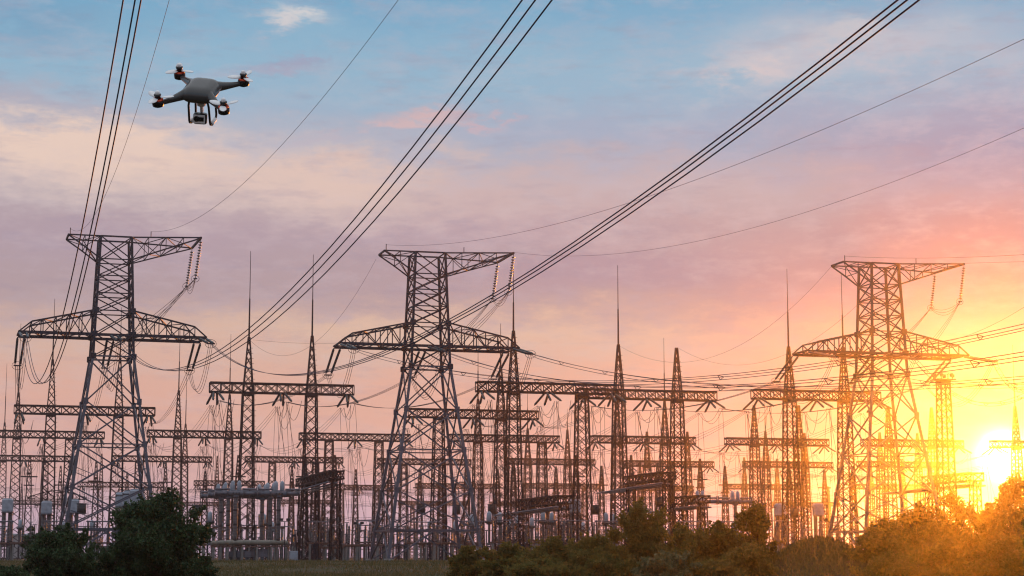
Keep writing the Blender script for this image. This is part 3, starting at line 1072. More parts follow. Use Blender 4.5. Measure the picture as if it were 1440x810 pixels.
def at(x, D, y=700):
    p = P(x, y, D)
    return Vector((p.x, p.y, YARD))


def H(x, y, D):
    return P(x, y, D).z - YARD


def make_air_breaker(D=300.0):
    """two-module air blast breaker row: horizontal chambers with twin domes on tall porcelain columns above an air vessel"""
    root = empty('air_blast_breaker', (0, 0, 0), PSI)
    s = D / F
    zc = H(360, 694, D)
    zv = H(360, 763, D)
    # local u in metres from the row's centre; photo centre x=363
    U = lambda px: (px - 363) * s / math.cos(PSI)
    for cx in (333, 391):
        u = U(cx)
        mb = MB()
        mb.tube([(u - 1.2, 0, zc), (u - 1.0, 0, zc), (u + 1.0, 0, zc), (u + 1.2, 0, zc)], 0, 12, rs=[0.3, 0.48, 0.48, 0.3])
        mb.box((u, 0, zc - 0.35), 0.9, 0.8, 0.6, 0.1)
        tk = mb.build('tank', M['tube'], root)
        mb = MB()
        for q in (-0.45, 0.0, 0.45):
            mb.tube([(u + q, -0.42, zc - 0.02), (u + q, -0.56, zc - 0.02)], 0.14, 10)
        mb.build('hatch', M['dark'], tk)
        for dd in (-0.5, 0.5):
            mb = MB()
            mb.tube([(u + dd, 0, zc + .3), (u + dd, 0, zc + .5), (u + dd, 0, zc + 1.65), (u + dd, 0, zc + 1.85), (u + dd, 0, zc + 2.0)], 0, 10, rs=[.28, .36, .34, .24, .07])
            mb.build('dome', M['tank'], root)
        for dd in (-1, 1):
            mb = MB()
            mb.tube([(u + dd * 1.15, 0, zc), (u + dd * 3.15, 0, zc)], 0.34, 12)
            mb.tube([(u + dd * 3.1, 0, zc), (u + dd * 3.3, 0, zc)], 0.44, 12)
            mb.tube([(u + dd * 1.15, 0, zc), (u + dd * 1.25, 0, zc)], 0.44, 12)
            mb.tube([(u + dd * 1.0, 0, zc + 0.66), (u + dd * 3.2, 0, zc + 0.66)], 0.15, 8)
            mb.bar((u + dd * 3.2, 0, zc - .4), (u + dd * 3.2, 0, zc + 1.0), 0.16)
            mb.build('arc_chamber', M['tube'], root)
        mb = MB(); string_mb(mb, (u, 0, zc - 0.6), (u, 0, zv + 0.3), 0.38, 10, 26, core=0.32)
        mb.build('support_insulator', M['porcelain'], root)
        mb = MB()
        for f in (0.35, 0.68):
            zz_ = zv + 0.3 + (zc - 0.9 - zv) * f
            mb.tube([(u, 0, zz_), (u, 0, zz_ + 0.35)], 0.36, 10)
        mb.build('flange', M['dark'], root)
    mb = MB()
    u0, u1 = U(322), U(402)
    mb.tube([(u0 - .25, 0, zv), (u0, 0, zv), (u1, 0, zv), (u1 + .25, 0, zv)], 0, 14, rs=[0.2, 0.4, 0.4, 0.2])
    for q in np.linspace(u0 + .6, u1 - .6, 5):
        mb.tube([(q, 0, zv), (q + 0.12, 0, zv)], 0.46, 12)
    mb.build('air_vessel', M['cream'], root)
    mb = MB()
    mb.box(((u0 + u1) / 2, 0, zv - 0.62), u1 - u0 + .6, 1.5, 0.16)
    for q in np.linspace(u0, u1, 3):
        mb.box((q, 0, zv - .45), .2, .6, .25)
    mb.build('platform', M['rust'], root)
    for q in np.linspace(u0 + .1, u1 - .1, 5):
        for v in (-0.6, 0.6):
            mb = MB(); mb.box((q, v, (zv - 0.72) / 2), 0.34, 0.34, zv - 0.72, 0.04)
            mb.build('leg', M['concrete'], root)
    mb = MB()
    mb.box((u0 + 3.2, -0.1, 0.95), 1.1, 0.8, 1.0, 0.06); mb.box((u0 + 5.6, 0.1, 1.15), 1.5, 0.8, 1.3, 0.06)
    mb.bar((u0 + 3.2, 0, .5), (u0 + 3.2, 0, 0), .5); mb.bar((u0 + 5.6, 0, .5), (u0 + 5.6, 0, 0), .5)
    mb.build('control_cabinet', M['tube'], root)
    return root


ab = make_air_breaker()
for i, (px, D, lab) in enumerate([
        (363, 300, 'frontmost row of grey breaker chambers with pale domes above a cream vessel'),
        (352, 307, 'second row of grey breaker chambers just behind the frontmost one'),
        (341, 314, 'rearmost row of grey breaker chambers beside the round tree'),
        (1010, 345, 'breaker row with horizontal tubes rising behind the middle right bushes')]):
    o = ab if i == 0 else copy_tree(ab)
    p = at(px, D); o.location = p
    tag(o, lab, 'circuit breaker', 'air blast circuit breakers')


def make_tank_breaker():
    root = empty('circuit_breaker', (0, 0, 0), PSI)
    z1 = 8.2
    mb = MB(); mb.box((0, 0, z1 + 1.15), 1.9, 1.5, 2.2, 0.18); mb.box((0, 0, z1 + 2.3), 1.5, 1.2, 0.14, 0.05)
    tk = mb.build('tank', M['tank'], root)
    mb = MB(); mb.tube([(-1.9, 0, z1 + 1.6), (-0.9, 0, z1 + 1.6)], 0.09, 8); mb.bar((-1.9, 0, z1 + 1.4), (-1.9, 0, z1 + 1.8), .14)
    mb.build('terminal', M['dark'], tk)
    for du in (-0.55, 0.55):
        mb = MB(); string_mb(mb, (du, 0, z1), (du, 0, 3.1), 0.42, 10, 20, core=0.34)
        mb.build('support_insulator', M['porcelain'], root)
    mb = MB(); mb.tube([(0, 0, z1 - .1), (0, 0, z1 + .1)], 1.05, 14)
    mb.build('flange', M['tube'], root)
    mb = MB(); mb.box((0, 0, 2.95), 2.6, 1.7, 0.25, 0.04)
    mb.build('platform', M['rust'], root)
    for u in (-1.0, 1.0):
        for v in (-.6, .6):
            mb = MB(); mb.box((u, v, 1.4), .3, .3, 2.85); mb.build('leg', M['concrete'], root)
    return root


tb_ = make_tank_breaker()
for i, (px, D, lab) in enumerate([
        (191, 285, 'tallest pale grey breaker tank between the left pylon legs and the tree'),
        (181, 292, 'pale grey breaker tank just left of the tallest one'),
        (171, 299, 'pale grey breaker tank left end of the stepped trio by the tree'),
        (104, 335, 'pale breaker tank beside the dark hanging box under the left pylon'),
        (66, 345, 'pale breaker tank left of the left pylon leg above the small tree'),
        (11, 330, 'pale breaker tank at the far left edge'),
        (808, 335, 'white boxed breaker tank at the end of the middle right bushes'),
        (1097, 360, 'orange tinted breaker tank left of the bank, left one of two'),
        (1150, 360, 'orange tinted breaker tank left of the right pylon foot')]):
    o = tb_ if i == 0 else copy_tree(tb_)
    o.location = at(px, D)
    tag(o, lab, 'circuit breaker', 'tall tank topped circuit breakers')


def make_ct():
    root = empty('current_transformer', (0, 0, 0), PSI)
    mb = MB(); string_mb(mb, (0, 0, 3.0), (0, 0, 6.6), 0.27, 8, 16, core=0.2); mb.build('support_insulator', M['porcelain'], root)
    mb = MB(); mb.tube([(0, 0, 6.55), (0, 0, 6.7), (0, 0, 8.0), (0, 0, 8.2), (0, 0, 8.35)], 0, 10, rs=[.34, .44, .42, .28, .08]); mb.build('head', M['tank'], root)
    mb = MB(); mb.tube([(-.75, 0, 6.5), (.75, 0, 6.5)], .2, 8); mb.box((0, 0, 6.3), .9, .6, .4, .05); mb.build('terminal', M['dark'], root)
    mb = MB(); mb.box((0, 0, 2.8), .8, .8, .4, .04); mb.build('base_box', M['tube'], root)
    mb = MB(); mb.truss([sec(.35, 0), sec(.35, .9), sec(.35, 1.75), sec(.35, 2.6)], .1, .06, 'Z'); mb.build('stand', M['steel'], root)
    return root


ct = make_ct()
k = 0
for px, D in [(688, 330), (703, 336), (764, 330), (776, 336), (748, 380), (852, 340), (864, 346), (878, 352), (727, 350), (664, 352), (716, 420), (640, 420), (604, 420),
              (296, 330), (312, 430), (384, 430), (372, 350), (506, 440), (90, 420), (30, 400), (130, 410), (1060, 420), (1030, 430), (1175, 420),
              (560, 440), (820, 430), (985, 420)]:
    o = ct if k == 0 else copy_tree(ct)
    o.location = at(px, D)
    k += 1
    tag(o, 'white headed current transformer on a tall post among the yard equipment', 'transformer', 'white headed current transformers in the yard')


def make_trap():
    root = empty('line_trap', (0, 0, 0), PSI)
    mb = MB(); mb.tube([(0, 0, -1.5), (0, 0, 0)], 0.75, 14, caps=True)
    for i in range(5):
        mb.tube([(0, 0, -1.42 + i * .33), (0, 0, -1.36 + i * .33)], 0.79, 14)
    mb.build('coil', M['dark'], root)
    mb = MB(); mb.bar((-.85, 0, .08), (.85, 0, .08), .12); mb.bar((-.85, 0, -1.58), (.85, 0, -1.58), .12); mb.build('frame', M['dark'], root)
    for du in (-.5, .5):
        mb = MB(); string_mb(mb, (du, 0, .1), (du * .6, 0, 3.2), .11, 6, 9); mb.build('insulator_string', M['glass'], root)
    mb = MB(); mb.tube([(.3, 0, 3.2), (.1, 0, 5.6), (0, 0, 8.0)], .03, 4); mb.tube([(-.3, 0, 3.2), (-.1, 0, 5.6), (0, 0, 8.0)], .03, 4)
    mb.build('hanger', M['thin_wire'], root)
    return root


tr = make_trap()
k = 0
for px, y, D, lab in [(592, 709, 330, 'dark drum hanging between the middle pylon legs, leftmost'),
                      (642, 711, 350, 'dark drum hanging inside the right legs of the middle pylon'),
                      (692, 710, 340, 'dark drum hanging just right of the middle pylon leg'),
                      (748, 707, 360, 'dark drum hanging left of the pale tube busbars'),
                      (837, 711, 350, 'dark drum hanging left of the tallest middle bush'),
                      (278, 711, 300, 'dark drum hanging left of the grey breaker chambers'),
                      (115, 709, 320, 'dark box like drum hanging inside the left pylon legs'),
                      (1072, 708, 340, 'dark drum hanging above the bushes left of the grassy bank'),
                      (1117, 715, 330, 'dark drum hanging left of the right pylon foot'),
                      (928, 700, 345, 'dark drum hanging under the box beam above the tallest bush')]:
    o = tr if k == 0 else copy_tree(tr)
    k += 1
    o.location = P(px, y, D)
    tag(o, lab, 'line trap', 'dark drums hanging in the yard')


def make_disconnector():
    root = empty('disconnector', (0, 0, 0), PSI)
    for u in (-1.6, 1.6):
        mb = MB(); string_mb(mb, (u, 0, 2.9), (u, 0, 6.0), .2, 8, 14, core=.13); mb.build('support_insulator', M['porcelain'], root)
        mb = MB(); mb.box((u, 0, 1.3), .3, .3, 2.65); mb.build('post', M['concrete'], root)
    mb = MB(); mb.box((0, 0, 2.75), 4.0, .5, .25, .03); mb.build('base_frame', M['rust'], root)
    mb = MB(); mb.tube([(-1.9, 0, 6.1), (1.9, 0, 6.1)], .09, 8); mb.box((-1.6, 0, 6.1), .5, .3, .25, .03); mb.box((1.6, 0, 6.1), .5, .3, .25, .03); mb.build('blade', M['tube'], root)
    mb = MB(); mb.tube([(0, 0, 2.8), (.6, .3, 4.2), (1.5, .1, 6.0)], .05, 5); mb.build('linkage', M['dark'], root)
    return root


ds = make_disconnector()
k = 0
random.seed(11)
spots = []
for D in (300, 345, 400, 470, 550):
    x = -10 + random.uniform(0, 30)
    while x < 1460:
        if not (D < 340 and (280 < x < 420 or 150 < x < 205)):
            spots.append((x, D + random.uniform(-8, 8)))
        x += random.uniform(38, 80)
for px, D in spots:
    o = ds if k == 0 else copy_tree(ds)
    k += 1
    o.location = at(px, D)
    tag(o, 'two post disconnector switch low down in the crowded yard', 'disconnector', 'low disconnector switches across the yard')


def make_post():
    root = empty('post_insulator', (0, 0, 0), PSI)
    mb = MB(); string_mb(mb, (0, 0, 2.6), (0, 0, 5.7), .19, 8, 13, core=.12); mb.build('insulator', M['porcelain'], root)
    mb = MB(); mb.truss([sec(.2, 0), sec(.2, .85), sec(.2, 1.7), sec(.2, 2.6)], .09, .05, 'Z'); mb.build('stand', M['steel'], root)
    mb = MB(); mb.tube([(.32 * math.cos(t), .32 * math.sin(t), 5.8) for t in np.linspace(0, 2 * math.pi, 13)], .05, 5); mb.bar((-.3, 0, 5.78), (.3, 0, 5.78), .08); mb.build('cap', M['tube'], root)
    return root


pi_ = make_post()
k = 0
for D in (290, 320, 375, 440, 520):
    x = random.uniform(-10, 20)
    while x < 1460:
        if not (D < 330 and 285 < x < 415):
            o = pi_ if k == 0 else copy_tree(pi_)
            k += 1
            o.location = at(x, D + random.uniform(-8, 8))
            tag(o, 'brown post insulator on a thin stand in the crowded yard', 'insulator', 'post insulators standing across the yard')
        x += random.uniform(26, 62)

# low platform with posts left of the middle pylon feet
for (xa, xb, y, D, lab) in [(484, 546, 767, 285, 'long low rusty platform on posts left of the middle pylon foot'),
                            (0, 40, 764, 300, 'low platform on posts at the far left edge'),
                            (455, 486, 770, 305, 'short low platform left of the long rusty one'),
                            (60, 130, 758, 340, 'low equipment platform under the left pylon legs'),
                            (570, 640, 764, 330, 'low equipment platform between the middle pylon feet'),
                            (700, 800, 760, 360, 'low equipment platform below the white current transformers'),
                            (300, 400, 742, 400, 'raised equipment platform behind the cream vessels'),
                            (425, 482, 748, 380, 'raised equipment platform behind the small pale cabinet')]:
    p = at(xa, D); q = at(xb, D)
    L = (q - p).length
    root = empty('equipment_platform', p, PSI)
    zt = H(xa, y, D)
    mb = MB(); mb.box((L / 2, 0, zt), L, 2.2, .35, .04); mb.build('deck', M['rust'], root)
    for u in np.linspace(.3, L - .3, max(3, int(L / 1.3))):
        for v in (-.9, .9):
            mb = MB(); mb.box((u, v, zt / 2 - .1), .28, .28, zt - .1, .03); mb.build('leg', M['concrete'], root)
    for u in np.linspace(.8, L - .8, max(2, int(L / 2))):
        mb = MB(); string_mb(mb, (u, 0, zt + .15), (u, 0, zt + 2.9), .22, 8, 10, core=.14); mb.build('insulator', M['porcelain'], root)
    tag(root, lab, 'platform', 'low equipment platforms')

# small transformer cabinet with an A-frame
p = at(414, 300)
root = empty('transformer_cabinet', p, PSI)
mb = MB(); mb.box((0, 0, .75), 1.25, 1.0, 1.5, .06); mb.build('body', M['tank'], root)
mb = MB()
for s in (-1, 1):
    mb.bar((s * .45, 0, 1.5), (s * .2, 0, 4.0), .14)
mb.bar((-.3, 0, 3.9), (.3, 0, 3.9), .3); mb.build('frame', M['steel'], root)
mb = MB(); string_mb(mb, (0, 0, 1.5), (0, 0, 3.0), .16, 8, 6); mb.build('bushing', M['porcelain'], root)
tag(root, 'small pale cabinet with a narrow frame on top right of the cream vessels', 'transformer')

for px, D, lab in [(401, 300, 'thin post with two dark floodlights right of the breaker domes'), (505, 330, 'thin post with two dark floodlights left of the middle pylon foot'), (1165, 300, 'tall thin post with floodlights left of the right pylon foot')]:
    p = at(px, D)
    root = empty('floodlight_post', p, PSI)
    h = 6.1
    mb = MB(); mb.tube([(0, 0, 0), (0, 0, h)], .08, 8); mb.bar((-.6, 0, h - .05), (.6, 0, h - .05), .1); mb.build('pole', M['dark'], root)
    for s in (-1, 1):
        mb = MB(); mb.box((s * .55, 0, h + .25), .62, .35, .42, .05); mb.build('floodlight', M['dark'], root)
    tag(root, lab, 'floodlight', 'floodlight posts')

# slim stub masts and bundles of plain posts deep in the yard
random.seed(21)
sm0 = None
for i, (px, top, D) in enumerate([(40, 640, 520), (84, 655, 640), (134, 648, 560), (178, 664, 700), (232, 650, 620), (288, 662, 560), (334, 640, 540), (410, 655, 620), (428, 640, 480),
                                   (446, 652, 560), (470, 640, 500), (500, 660, 640), (548, 652, 560), (590, 660, 640), (656, 650, 540), (700, 660, 600), (722, 648, 520), (782, 656, 620),
                                   (810, 640, 480), (846, 655, 600), (888, 640, 560), (925, 650, 620), (985, 645, 560), (1020, 655, 620), (1110, 650, 560), (1160, 660, 640), (1200, 655, 560)]):
    base_ = at(px, D)
    hh_ = P(px, top, D).z - YARD
    if sm0 is None:
        sm0 = empty('lattice_mast', (0, 0, 0), PSI)
        lattice_column(sm0, None, 0, 20.0, 2.3, 1.0, None, 24.0, None, D=520, name='shaft')
        mb = MB(); mb.bar((-2.2, 0, 19.0), (2.2, 0, 19.0), 0.3); mb.bar((-1.4, 0, 17.0), (1.4, 0, 17.0), 0.25); mb.build('cross_bar', M['mast'], sm0)
        o = sm0
    else:
        o = copy_tree(sm0)
    o.location = base_
    o.scale = (1, 1, hh_ / 24.0)
    tag(o, 'slim pointed lattice mast standing deep in the yard', 'mast', 'slim masts deep in the yard')

# sideways lever truss near the left edge
p = at(80, 400)
root = empty('cable_truss', p, PSI)
mb = MB()
zt = H(80, 702, 400)
rings = []
for i in range(10):
    t = i / 9
    hgt = .25 + 1.5 * math.sin(math.pi * t)
    u = -6 + 12 * t
    rings.append([Vector((u, -.4, zt)), Vector((u, .4, zt)), Vector((u, .4, zt + hgt)), Vector((u, -.4, zt + hgt))])
mb.truss(rings, .16, .09, 'Z'); mb.build('truss', M['mast'], root)
for u in (-2.5, 3.5):
    mb = MB(); mb.truss([[q + Vector((u, 0, 0)) for q in sec(.4, zt * i / 6)] for i in range(7)], .14, .07, 'X', rungs=False); mb.build('column', M['mast'], root)
tag(root, 'arched truss arm on two columns left of the left pylon legs', 'truss')

# far pale building
p = at(38, 620)
root = empty('pale_shed', p, PSI)
mb = MB(); mb.box((0, 0, 3.6), 12, 8, 7.2); mb.build('wall', M['wall'], root)
mb = MB(); mb.box((0, 0, 7.6), 13, 9, .7, .1); mb.build('roof', M['roof'], root)
for u in (-4, -1.3, 1.3, 4):
    mb = MB(); mb.box((u, -4.02, 4.6), 1.4, .1, 1.6, .02); mb.build('window', M['lens'], root)
tag(root, 'small pale flat roofed shed far behind at the far left', 'building')


# ------------------------------------------------------------------ trees and bushes
def tree(px, top, wpx, D, label, mat='leaf', name='bushy_tree', nleaf=14000, size=0.085, seed=0, group=None, low=0.0, lob=1.0, cat='tree'):
    rs = np.random.default_rng(seed + 100)
    p = P(px, top, D)
    gz_ = ground_z(p.x, p.y)
    hgt = p.z - gz_
    W = wpx * D / F
    root = empty(name, (p.x, p.y, gz_), rs.random() * 6)
    # clump centres: fill a rounded, lumpy crown
    ncl = int(34 + 30 * lob)
    cl = []
    ph = rs.random(4) * 6.28
    while len(cl) < ncl:
        q = rs.normal(size=3); q /= np.linalg.norm(q); q *= rs.random() ** (1 / 2.4)
        a = math.atan2(q[1], q[0])
        lum = 1 + 0.16 * math.sin(2 * a + ph[0] + 2 * q[2]) + 0.13 * math.sin(3 * a + ph[1] - 3 * q[2])
        rr = W * (0.055 + 0.075 * rs.random())
        x, y = q[0] * lum * (W / 2 - rr * .6), q[1] * lum * (W / 2 - rr * .6)
        z = hgt * 0.47 + q[2] * hgt * 0.5 * (1 + 0.10 * math.sin(3 * a + ph[2])) - rr * 0.3
        t = max(0.0, (z / hgt - 0.4) / 0.6)
        sh = 1 - 0.5 * t ** 1.5
        cl.append((x * sh, y * sh, max(rr * 0.6, min(z, hgt - rr * .7)), rr))
    cl.append((0, 0, hgt - 0.05 * W, 0.06 * W)); cl.append((0.03 * W, 0, hgt - 0.13 * W, 0.1 * W)); cl.append((-0.05 * W, 0, hgt - 0.2 * W, 0.13 * W))
    cl.append((0.06 * W, 0, hgt * 0.6, 0.17 * W)); cl.append((-0.1 * W, 0.05 * W, hgt * 0.45, 0.17 * W)); cl.append((0.02 * W, 0.0, hgt * 0.3, 0.2 * W))
    cla = np.array(cl)
    # sprigs: leafy twigs that stick out of the crown
    nsp = int(50 + 40 * lob)
    b_ = cla[rs.integers(0, ncl, nsp)]
    dirn = b_[:, :3] - np.array([0, 0, hgt * 0.35]); dirn /= np.linalg.norm(dirn, axis=1)[:, None] + 1e-6
    dirn += rs.normal(size=dirn.shape) * 0.35; dirn[:, 2] += 0.3; dirn /= np.linalg.norm(dirn, axis=1)[:, None]
    slen = b_[:, 3] * (1.2 + 1.0 * rs.random(nsp))
    nl2 = int(nleaf * 0.22)
    si = rs.integers(0, nsp, nl2); tt = rs.random(nl2)
    cs = b_[si, :3] + dirn[si] * (slen[si] * tt)[:, None] + rs.normal(size=(nl2, 3)) * (0.022 * W * (1.25 - tt))[:, None]
    wts = cla[:, 3] ** 2.3; wts /= wts.sum()
    n1_ = nleaf - nl2
    C = cla[rs.choice(len(cla), n1_, p=wts)]
    d = rs.normal(size=(n1_, 3)); d /= np.linalg.norm(d, axis=1)[:, None]
    rad = C[:, 3] * (0.35 + 0.8 * rs.random(n1_) ** 0.6)
    cen = np.concatenate([C[:, :3] + d * rad[:, None] * np.array([1, 1, 0.75]), cs])
    cen[:, 2] = np.clip(cen[:, 2], 0.05, hgt * 1.03)
    sz = size * (0.6 + 0.8 * rs.random(nleaf))
    global rng
    rng = rs
    leaf_mesh('crown', cen, sz, M[mat], root)
    mb = MB()
    th = hgt * 0.3
    r0 = 0.035 * W + 0.04
    mb.tube([(0, 0, -0.3), (0.05, 0, th * 0.5), (0, 0.06, th)], 0, 8, rs=[r0 * 1.3, r0, r0 * .8])
    for c in sorted(cl, key=lambda c: -c[3])[:16]:
        e = Vector(c[:3])
        if e.z < th * .7:
            continue
        m_ = Vector((e.x * .4, e.y * .4, th + (e.z - th) * .55))
        mb.tube([(0, 0.05, th * .9), m_, e], 0, 5, rs=[r0 * .5, r0 * .3, r0 * .1])
    mb.build('trunk', M['bark'], root)
    tag(root, label, cat, group)
    return root


tree(222, 690, 168, 116, 'large dark green round tree in front of the left pylon', nleaf=38000, seed=1, lob=2.0, size=0.11)
tree(172, 752, 80, 114, 'lower dark green bush at the left foot of the large round tree', nleaf=12000, seed=2, size=0.1)
tree(85, 738, 112, 113, 'small dark green tree at the bottom left, left of the large one', nleaf=22000, seed=3, lob=1.2, size=0.1)
tree(12, 796, 60, 108, 'tiny bush cut off by the bottom left corner', nleaf=5000, seed=4, size=0.07, cat='bush', name='bush')
tree(287, 778, 40, 113, 'small bush at the right foot of the large round tree', nleaf=4000, seed=5, size=0.07, cat='bush', name='bush')
tree(44, 739, 26, 300, 'small dim tree far off between the yard and the left tree', nleaf=3000, seed=6, size=0.16)
GB = 'bushes along the front of the yard'
for i, (px, top, w, D, mat, lab) in enumerate([
    (660, 770, 70, 122, 'leaf_olive', 'leftmost low olive bush at the foot of the middle pylon'),
    (712, 764, 84, 120, 'leaf_olive', 'low olive bush just right of the middle pylon foot'),
    (775, 757, 100, 122, 'leaf_olive', 'olive bush below the white current transformers'),
    (838, 751, 96, 120, 'leaf_olive', 'olive bush left of the tallest middle bush'),
    (897, 703, 108, 124, 'leaf_olive', 'tallest of the middle bushes, below the box beam'),
    (962, 738, 96, 121, 'leaf_olive', 'bush just right of the tallest middle bush'),
    (1012, 735, 84, 123, 'leaf_olive', 'bush second right of the tallest middle bush'),
    (1062, 704, 62, 125, 'leaf_olive', 'narrow pointed bush left of the grassy bank'),
    (935, 776, 84, 112, 'leaf_pale', 'pale yellowish shrub low in front of the tallest bush'),
    (1050, 762, 90, 117, 'leaf_olive', 'low bush in front of the narrow pointed one'),
    (860, 782, 90, 113, 'leaf_olive', 'low bush along the bottom edge left of the pale shrub'),
    (1000, 786, 80, 112, 'leaf_olive', 'low bush along the bottom edge right of the pale shrub'),
    (760, 788, 100, 113, 'leaf_olive', 'low bush along the bottom edge under the middle bushes'),
    (1240, 732, 96, 121, 'leaf_olive', 'orange lit bush at the left foot of the right pylon'),
    (1292, 704, 110, 124, 'leaf_olive', 'orange lit bush in front of the right pylon legs'),
    (1340, 688, 100, 126, 'leaf_olive', 'tall orange lit tree right of the right pylon'),
    (1392, 706, 96, 122, 'leaf_olive', 'glowing bush between the tall orange tree and the right edge tree'),
    (1428, 664, 110, 132, 'leaf_olive', 'glowing tree at the right edge directly under the sun'),
    (1255, 778, 110, 113, 'leaf_olive', 'low bush at the bottom right of the grassy bank'),
    (1335, 760, 120, 114, 'leaf_olive', 'low orange bush at the bottom under the tall orange tree'),
    (1415, 752, 110, 113, 'leaf_olive', 'low glowing bush in the bottom right corner'),
]):
    tree(px, top, w, D, lab, mat, 'bush', int(6000 + w * w * 1.1), 0.10, 20 + i, GB, lob=1.3, cat='bush')


# ------------------------------------------------------------------ the drone
def make_drone():
    # local axes: x right, y away from the camera, z up; metres; built about the hub
    root = bpy.data.objects.new('quadcopter_drone', None)
    root.empty_display_size = 0.1
    COL.objects.link(root)
    S = 0.181

    def sq(v, e):
        return math.copysign(abs(v) ** e, v)
    mb = MB()
    nu, nv = 40, 20
    for j in range(nv + 1):
        ph = -math.pi / 2 + math.pi * j / nv
        for i in range(nu):
            t = 2 * math.pi * i / nu
            c = sq(math.cos(ph), 0.38)
            x = 0.100 * c * sq(math.cos(t), 0.5); y = 0.118 * c * sq(math.sin(t), 0.5)
            z = 0.043 * sq(math.sin(ph), 0.32)
            # chamfered shoulders, narrower roof, chin at the front
            if z > 0:
                x *= 1 - 8.0 * z; y *= 1 - 7.0 * z
            else:
                x *= 1 + 6.0 * z; y *= 1 + 5.0 * z
            mb.v.append(Vector((x, y, z)))
    for j in range(nv):
        for i in range(nu):
            i2 = (i + 1) % nu
            mb.f.append((j * nu + i, j * nu + i2, (j + 1) * nu + i2, (j + 1) * nu + i)); mb.s.append(True)
    # tapering arms grown out of the shell
    for sx in (-1, 1):
        for sy in (-1, 1):
            pts, rs = [], []
            for i in range(10):
                t = i / 9
                q = 0.048 + (S - 0.048) * t
                pts.append((sx * q, sy * q, 0.004 - 0.020 * math.sin(t * math.pi * 0.5)))
                rs.append(0.024 * (1 - t) ** 1.5 + 0.0105 + 0.004 * t ** 4)
            mb.tube(pts, 0, 14, rs=rs)
    mb.build('body', M['shell'], root)
    for n_, (sx, sy, a0) in enumerate([(-1, -1, 19), (1, -1, 284), (-1, 1, 109), (1, 1, 199)]):
        c = Vector((sx * S, sy * S, -0.012))

        def lathe(mbx, prof, n=24):
            mbx.tube([c + Vector((0, 0, z)) for r, z in prof], 0, n, rs=[r for r, z in prof])
        mb = MB(); lathe(mb, [(0.018, -0.022), (0.0295, -0.016), (0.031, -0.006), (0.031, 0.012), (0.029, 0.016)]); pod = mb.build('motor_pod', M['black'], root)
        mb = MB(); lathe(mb, [(0.024, 0.0165), (0.0285, 0.0175), (0.0285, 0.0225), (0.023, 0.0245)]); mb.build('ring', M['red'], pod)
        mb = MB(); lathe(mb, [(0.0165, 0.0235), (0.015, 0.040), (0.019, 0.043), (0.0195, 0.049), (0.016, 0.051)]); mb.build('motor', M['black'], pod)
        mb = MB(); lathe(mb, [(0.0135, 0.0515), (0.0135, 0.057), (0.012, 0.064), (0.0075, 0.069), (0.001, 0.0705)]); mb.build('cap', M['white'], pod)
        for b in range(3):
            an = R(a0 + 120 * b)
            u = Vector((math.cos(an), math.sin(an), 0)); w = Vector((-math.sin(an), math.cos(an), 0))
            mb = MB()
            ns = 12
            base = len(mb.v)
            for side in (1, -1):
                for i in range(ns + 1):
                    t = i / ns
                    rr = 0.016 + 0.070 * t
                    wd = 0.0195 * math.sin(math.pi * min(1, 0.18 + 0.80 * t)) ** 0.6 * (0.75 + 0.4 * t)
                    tw = -0.35 * (1 - 0.6 * t)
                    zc_ = 0.031 + 0.004 * t + side * 0.0008
                    for e in (-1, 0, 1):
                        mb.v.append(c + u * rr + w * (wd * e) + Vector((0, 0, zc_ + wd * e * tw * 0.6 + (0.0006 * side if e == 0 else 0))))
            m_ = 3
            for sidx in (0, 1):
                o0 = base + sidx * (ns + 1) * 3
                for i in range(ns):
                    for e in range(2):
                        q = [o0 + i * 3 + e, o0 + (i + 1) * 3 + e, o0 + (i + 1) * 3 + e + 1, o0 + i * 3 + e + 1]
                        mb.f.append(tuple(q if sidx == 0 else reversed(q))); mb.s.append(True)
            o1 = base + (ns + 1) * 3
            for i in range(ns):
                mb.f.append((base + i * 3, o1 + i * 3, o1 + i * 3 + 3, base + i * 3 + 3)); mb.s.append(False)
                mb.f.append((base + i * 3 + 2, base + i * 3 + 5, o1 + i * 3 + 5, o1 + i * 3 + 2)); mb.s.append(False)
            for i in (0, ns):
                for e in (0, 1):
                    mb.f.append((base + i * 3 + e, base + i * 3 + e + 1, o1 + i * 3 + e + 1, o1 + i * 3 + e)); mb.s.append(False)
            mb.build('propeller_blade', M['white'], pod)
    # landing gear
    for sx in (-1, 1):
        mb = MB()
        x = sx * 0.058
        y0, y1, zb = -0.052, 0.060, -0.182
        pts = [(x * .82, y0 - .004, -0.022), (x * .97, y0 - .004, -0.07), (x, y0, zb + .02), (x, y0 + .006, zb + .006), (x, y0 + .02, zb), (x, y1 - .02, zb), (x, y1 - .006, zb + .006), (x, y1, zb + .02), (x * .95, y1 + .002, -0.06), (x * .82, y1 + .002, -0.022)]
        mb.tube(pts, 0.0062, 10)
        lg = mb.build('landing_leg', M['black'], root)
        mb = MB(); mb.tube([(x, y0 + .022, zb), (x, y0 + .024, zb), (x, y1 - .024, zb), (x, y1 - .022, zb)], 0, 12, rs=[.006, .0105, .0105, .006]); mb.build('foam_sleeve', M['white'], lg)
    # gimbal camera
    gim = MB()
    gim.box((0.008, -0.03, -0.050), 0.034, 0.030, 0.018, 0.004); gim.box((0.008, -0.03, -0.085), 0.016, 0.018, 0.060, 0.003); gim.box((0.008, -0.03, -0.066), 0.042, 0.036, 0.024, 0.006)
    gim.build('gimbal', M['white'], root)
    cm = MB(); cm.box((0.004, -0.040, -0.100), 0.060, 0.046, 0.048, 0.006); co = cm.build('camera_body', M['black'], root)
    cm = MB(); cm.box((0.001, -0.0645, -0.1005), 0.050, 0.006, 0.039, 0.0025); cm.build('camera_face', M['white'], co)
    cm = MB()
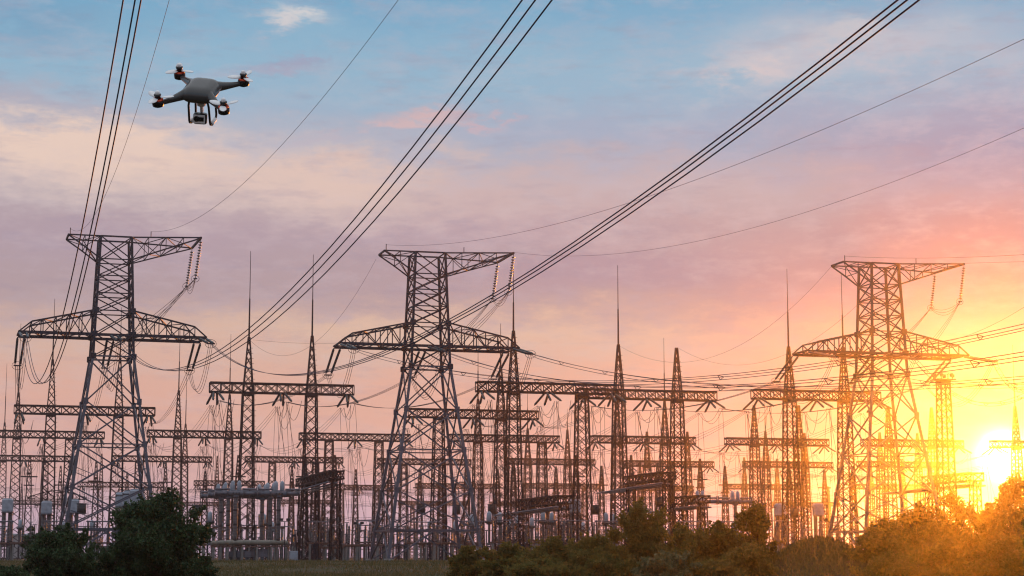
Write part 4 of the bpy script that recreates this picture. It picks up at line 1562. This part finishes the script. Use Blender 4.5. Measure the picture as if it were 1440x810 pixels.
    cm.tube([(-0.011, -0.0677, -0.099), (-0.011, -0.0705, -0.099)], 0.0125, 20)
    cm.box((0.006, -0.0685, -0.0995), 0.030, 0.0035, 0.018, 0.0015)
    cm.build('lens_plate', M['black'], co)
    cm = MB(); cm.tube([(-0.011, -0.0707, -0.099), (-0.011, -0.0725, -0.099)], 0.0085, 18); cm.tube([(0.012, -0.0704, -0.0995), (0.012, -0.072, -0.0995)], 0.0055, 16)
    cm.build('lens', M['lens'], co)
    # the gimbal holds the camera level while the drone pitches forward
    Tm = Matrix.Translation((0.004, -0.035, -0.095)) @ Matrix.Scale(1.22, 4) @ Matrix.Rotation(R(-17), 4, 'X') @ Matrix.Rotation(R(14), 4, 'Z') @ Matrix.Translation((-0.004, 0.035, 0.06))
    for q in [co] + list(co.children):
        q.data.transform(Tm)
    return root


dr = make_drone()
dp = P(283, 127, 10.0)
vd = (dp - Vector((0, 0, CAMZ))).normalized()
rx = vd.cross(Vector((0, 0, 1))).normalized()
uz = rx.cross(vd)
basis = Matrix((rx, vd, uz)).transposed()
rot = basis @ Matrix.Rotation(R(-4.2), 3, 'Y') @ Matrix.Rotation(R(25), 3, 'X') @ Matrix.Rotation(R(-19), 3, 'Z')
dr.location = dp
dr.rotation_euler = rot.to_euler()
tag(dr, 'dark grey quadcopter drone with white propellers and a camera, hovering at upper left', 'drone')

# ------------------------------------------------------------------ evening haze
hz_mat = bpy.data.materials.new('haze')
hz_mat.use_nodes = True
ht = hz_mat.node_tree
ht.nodes.clear()
ho = ht.nodes.new('ShaderNodeOutputMaterial')
hv_ = ht.nodes.new('ShaderNodeVolumePrincipled')
hv_.inputs['Color'].default_value = (0.95, 0.93, 0.92, 1)
hv_.inputs['Density'].default_value = HAZE_DENSITY
hv_.inputs['Anisotropy'].default_value = HAZE_G
ht.links.new(hv_.outputs[0], ho.inputs['Volume'])
mb = MB()
x0, x1, y0, y1, z0, z1 = -1300, 1300, -260, 1500, -1.0, 55
mb.box(((x0 + x1) / 2, (y0 + y1) / 2, (z0 + z1) / 2), x1 - x0, y1 - y0, z1 - z0)
hz = mb.build('haze', hz_mat)
tag(hz, 'warm evening haze over the whole yard', 'haze', kind='stuff')
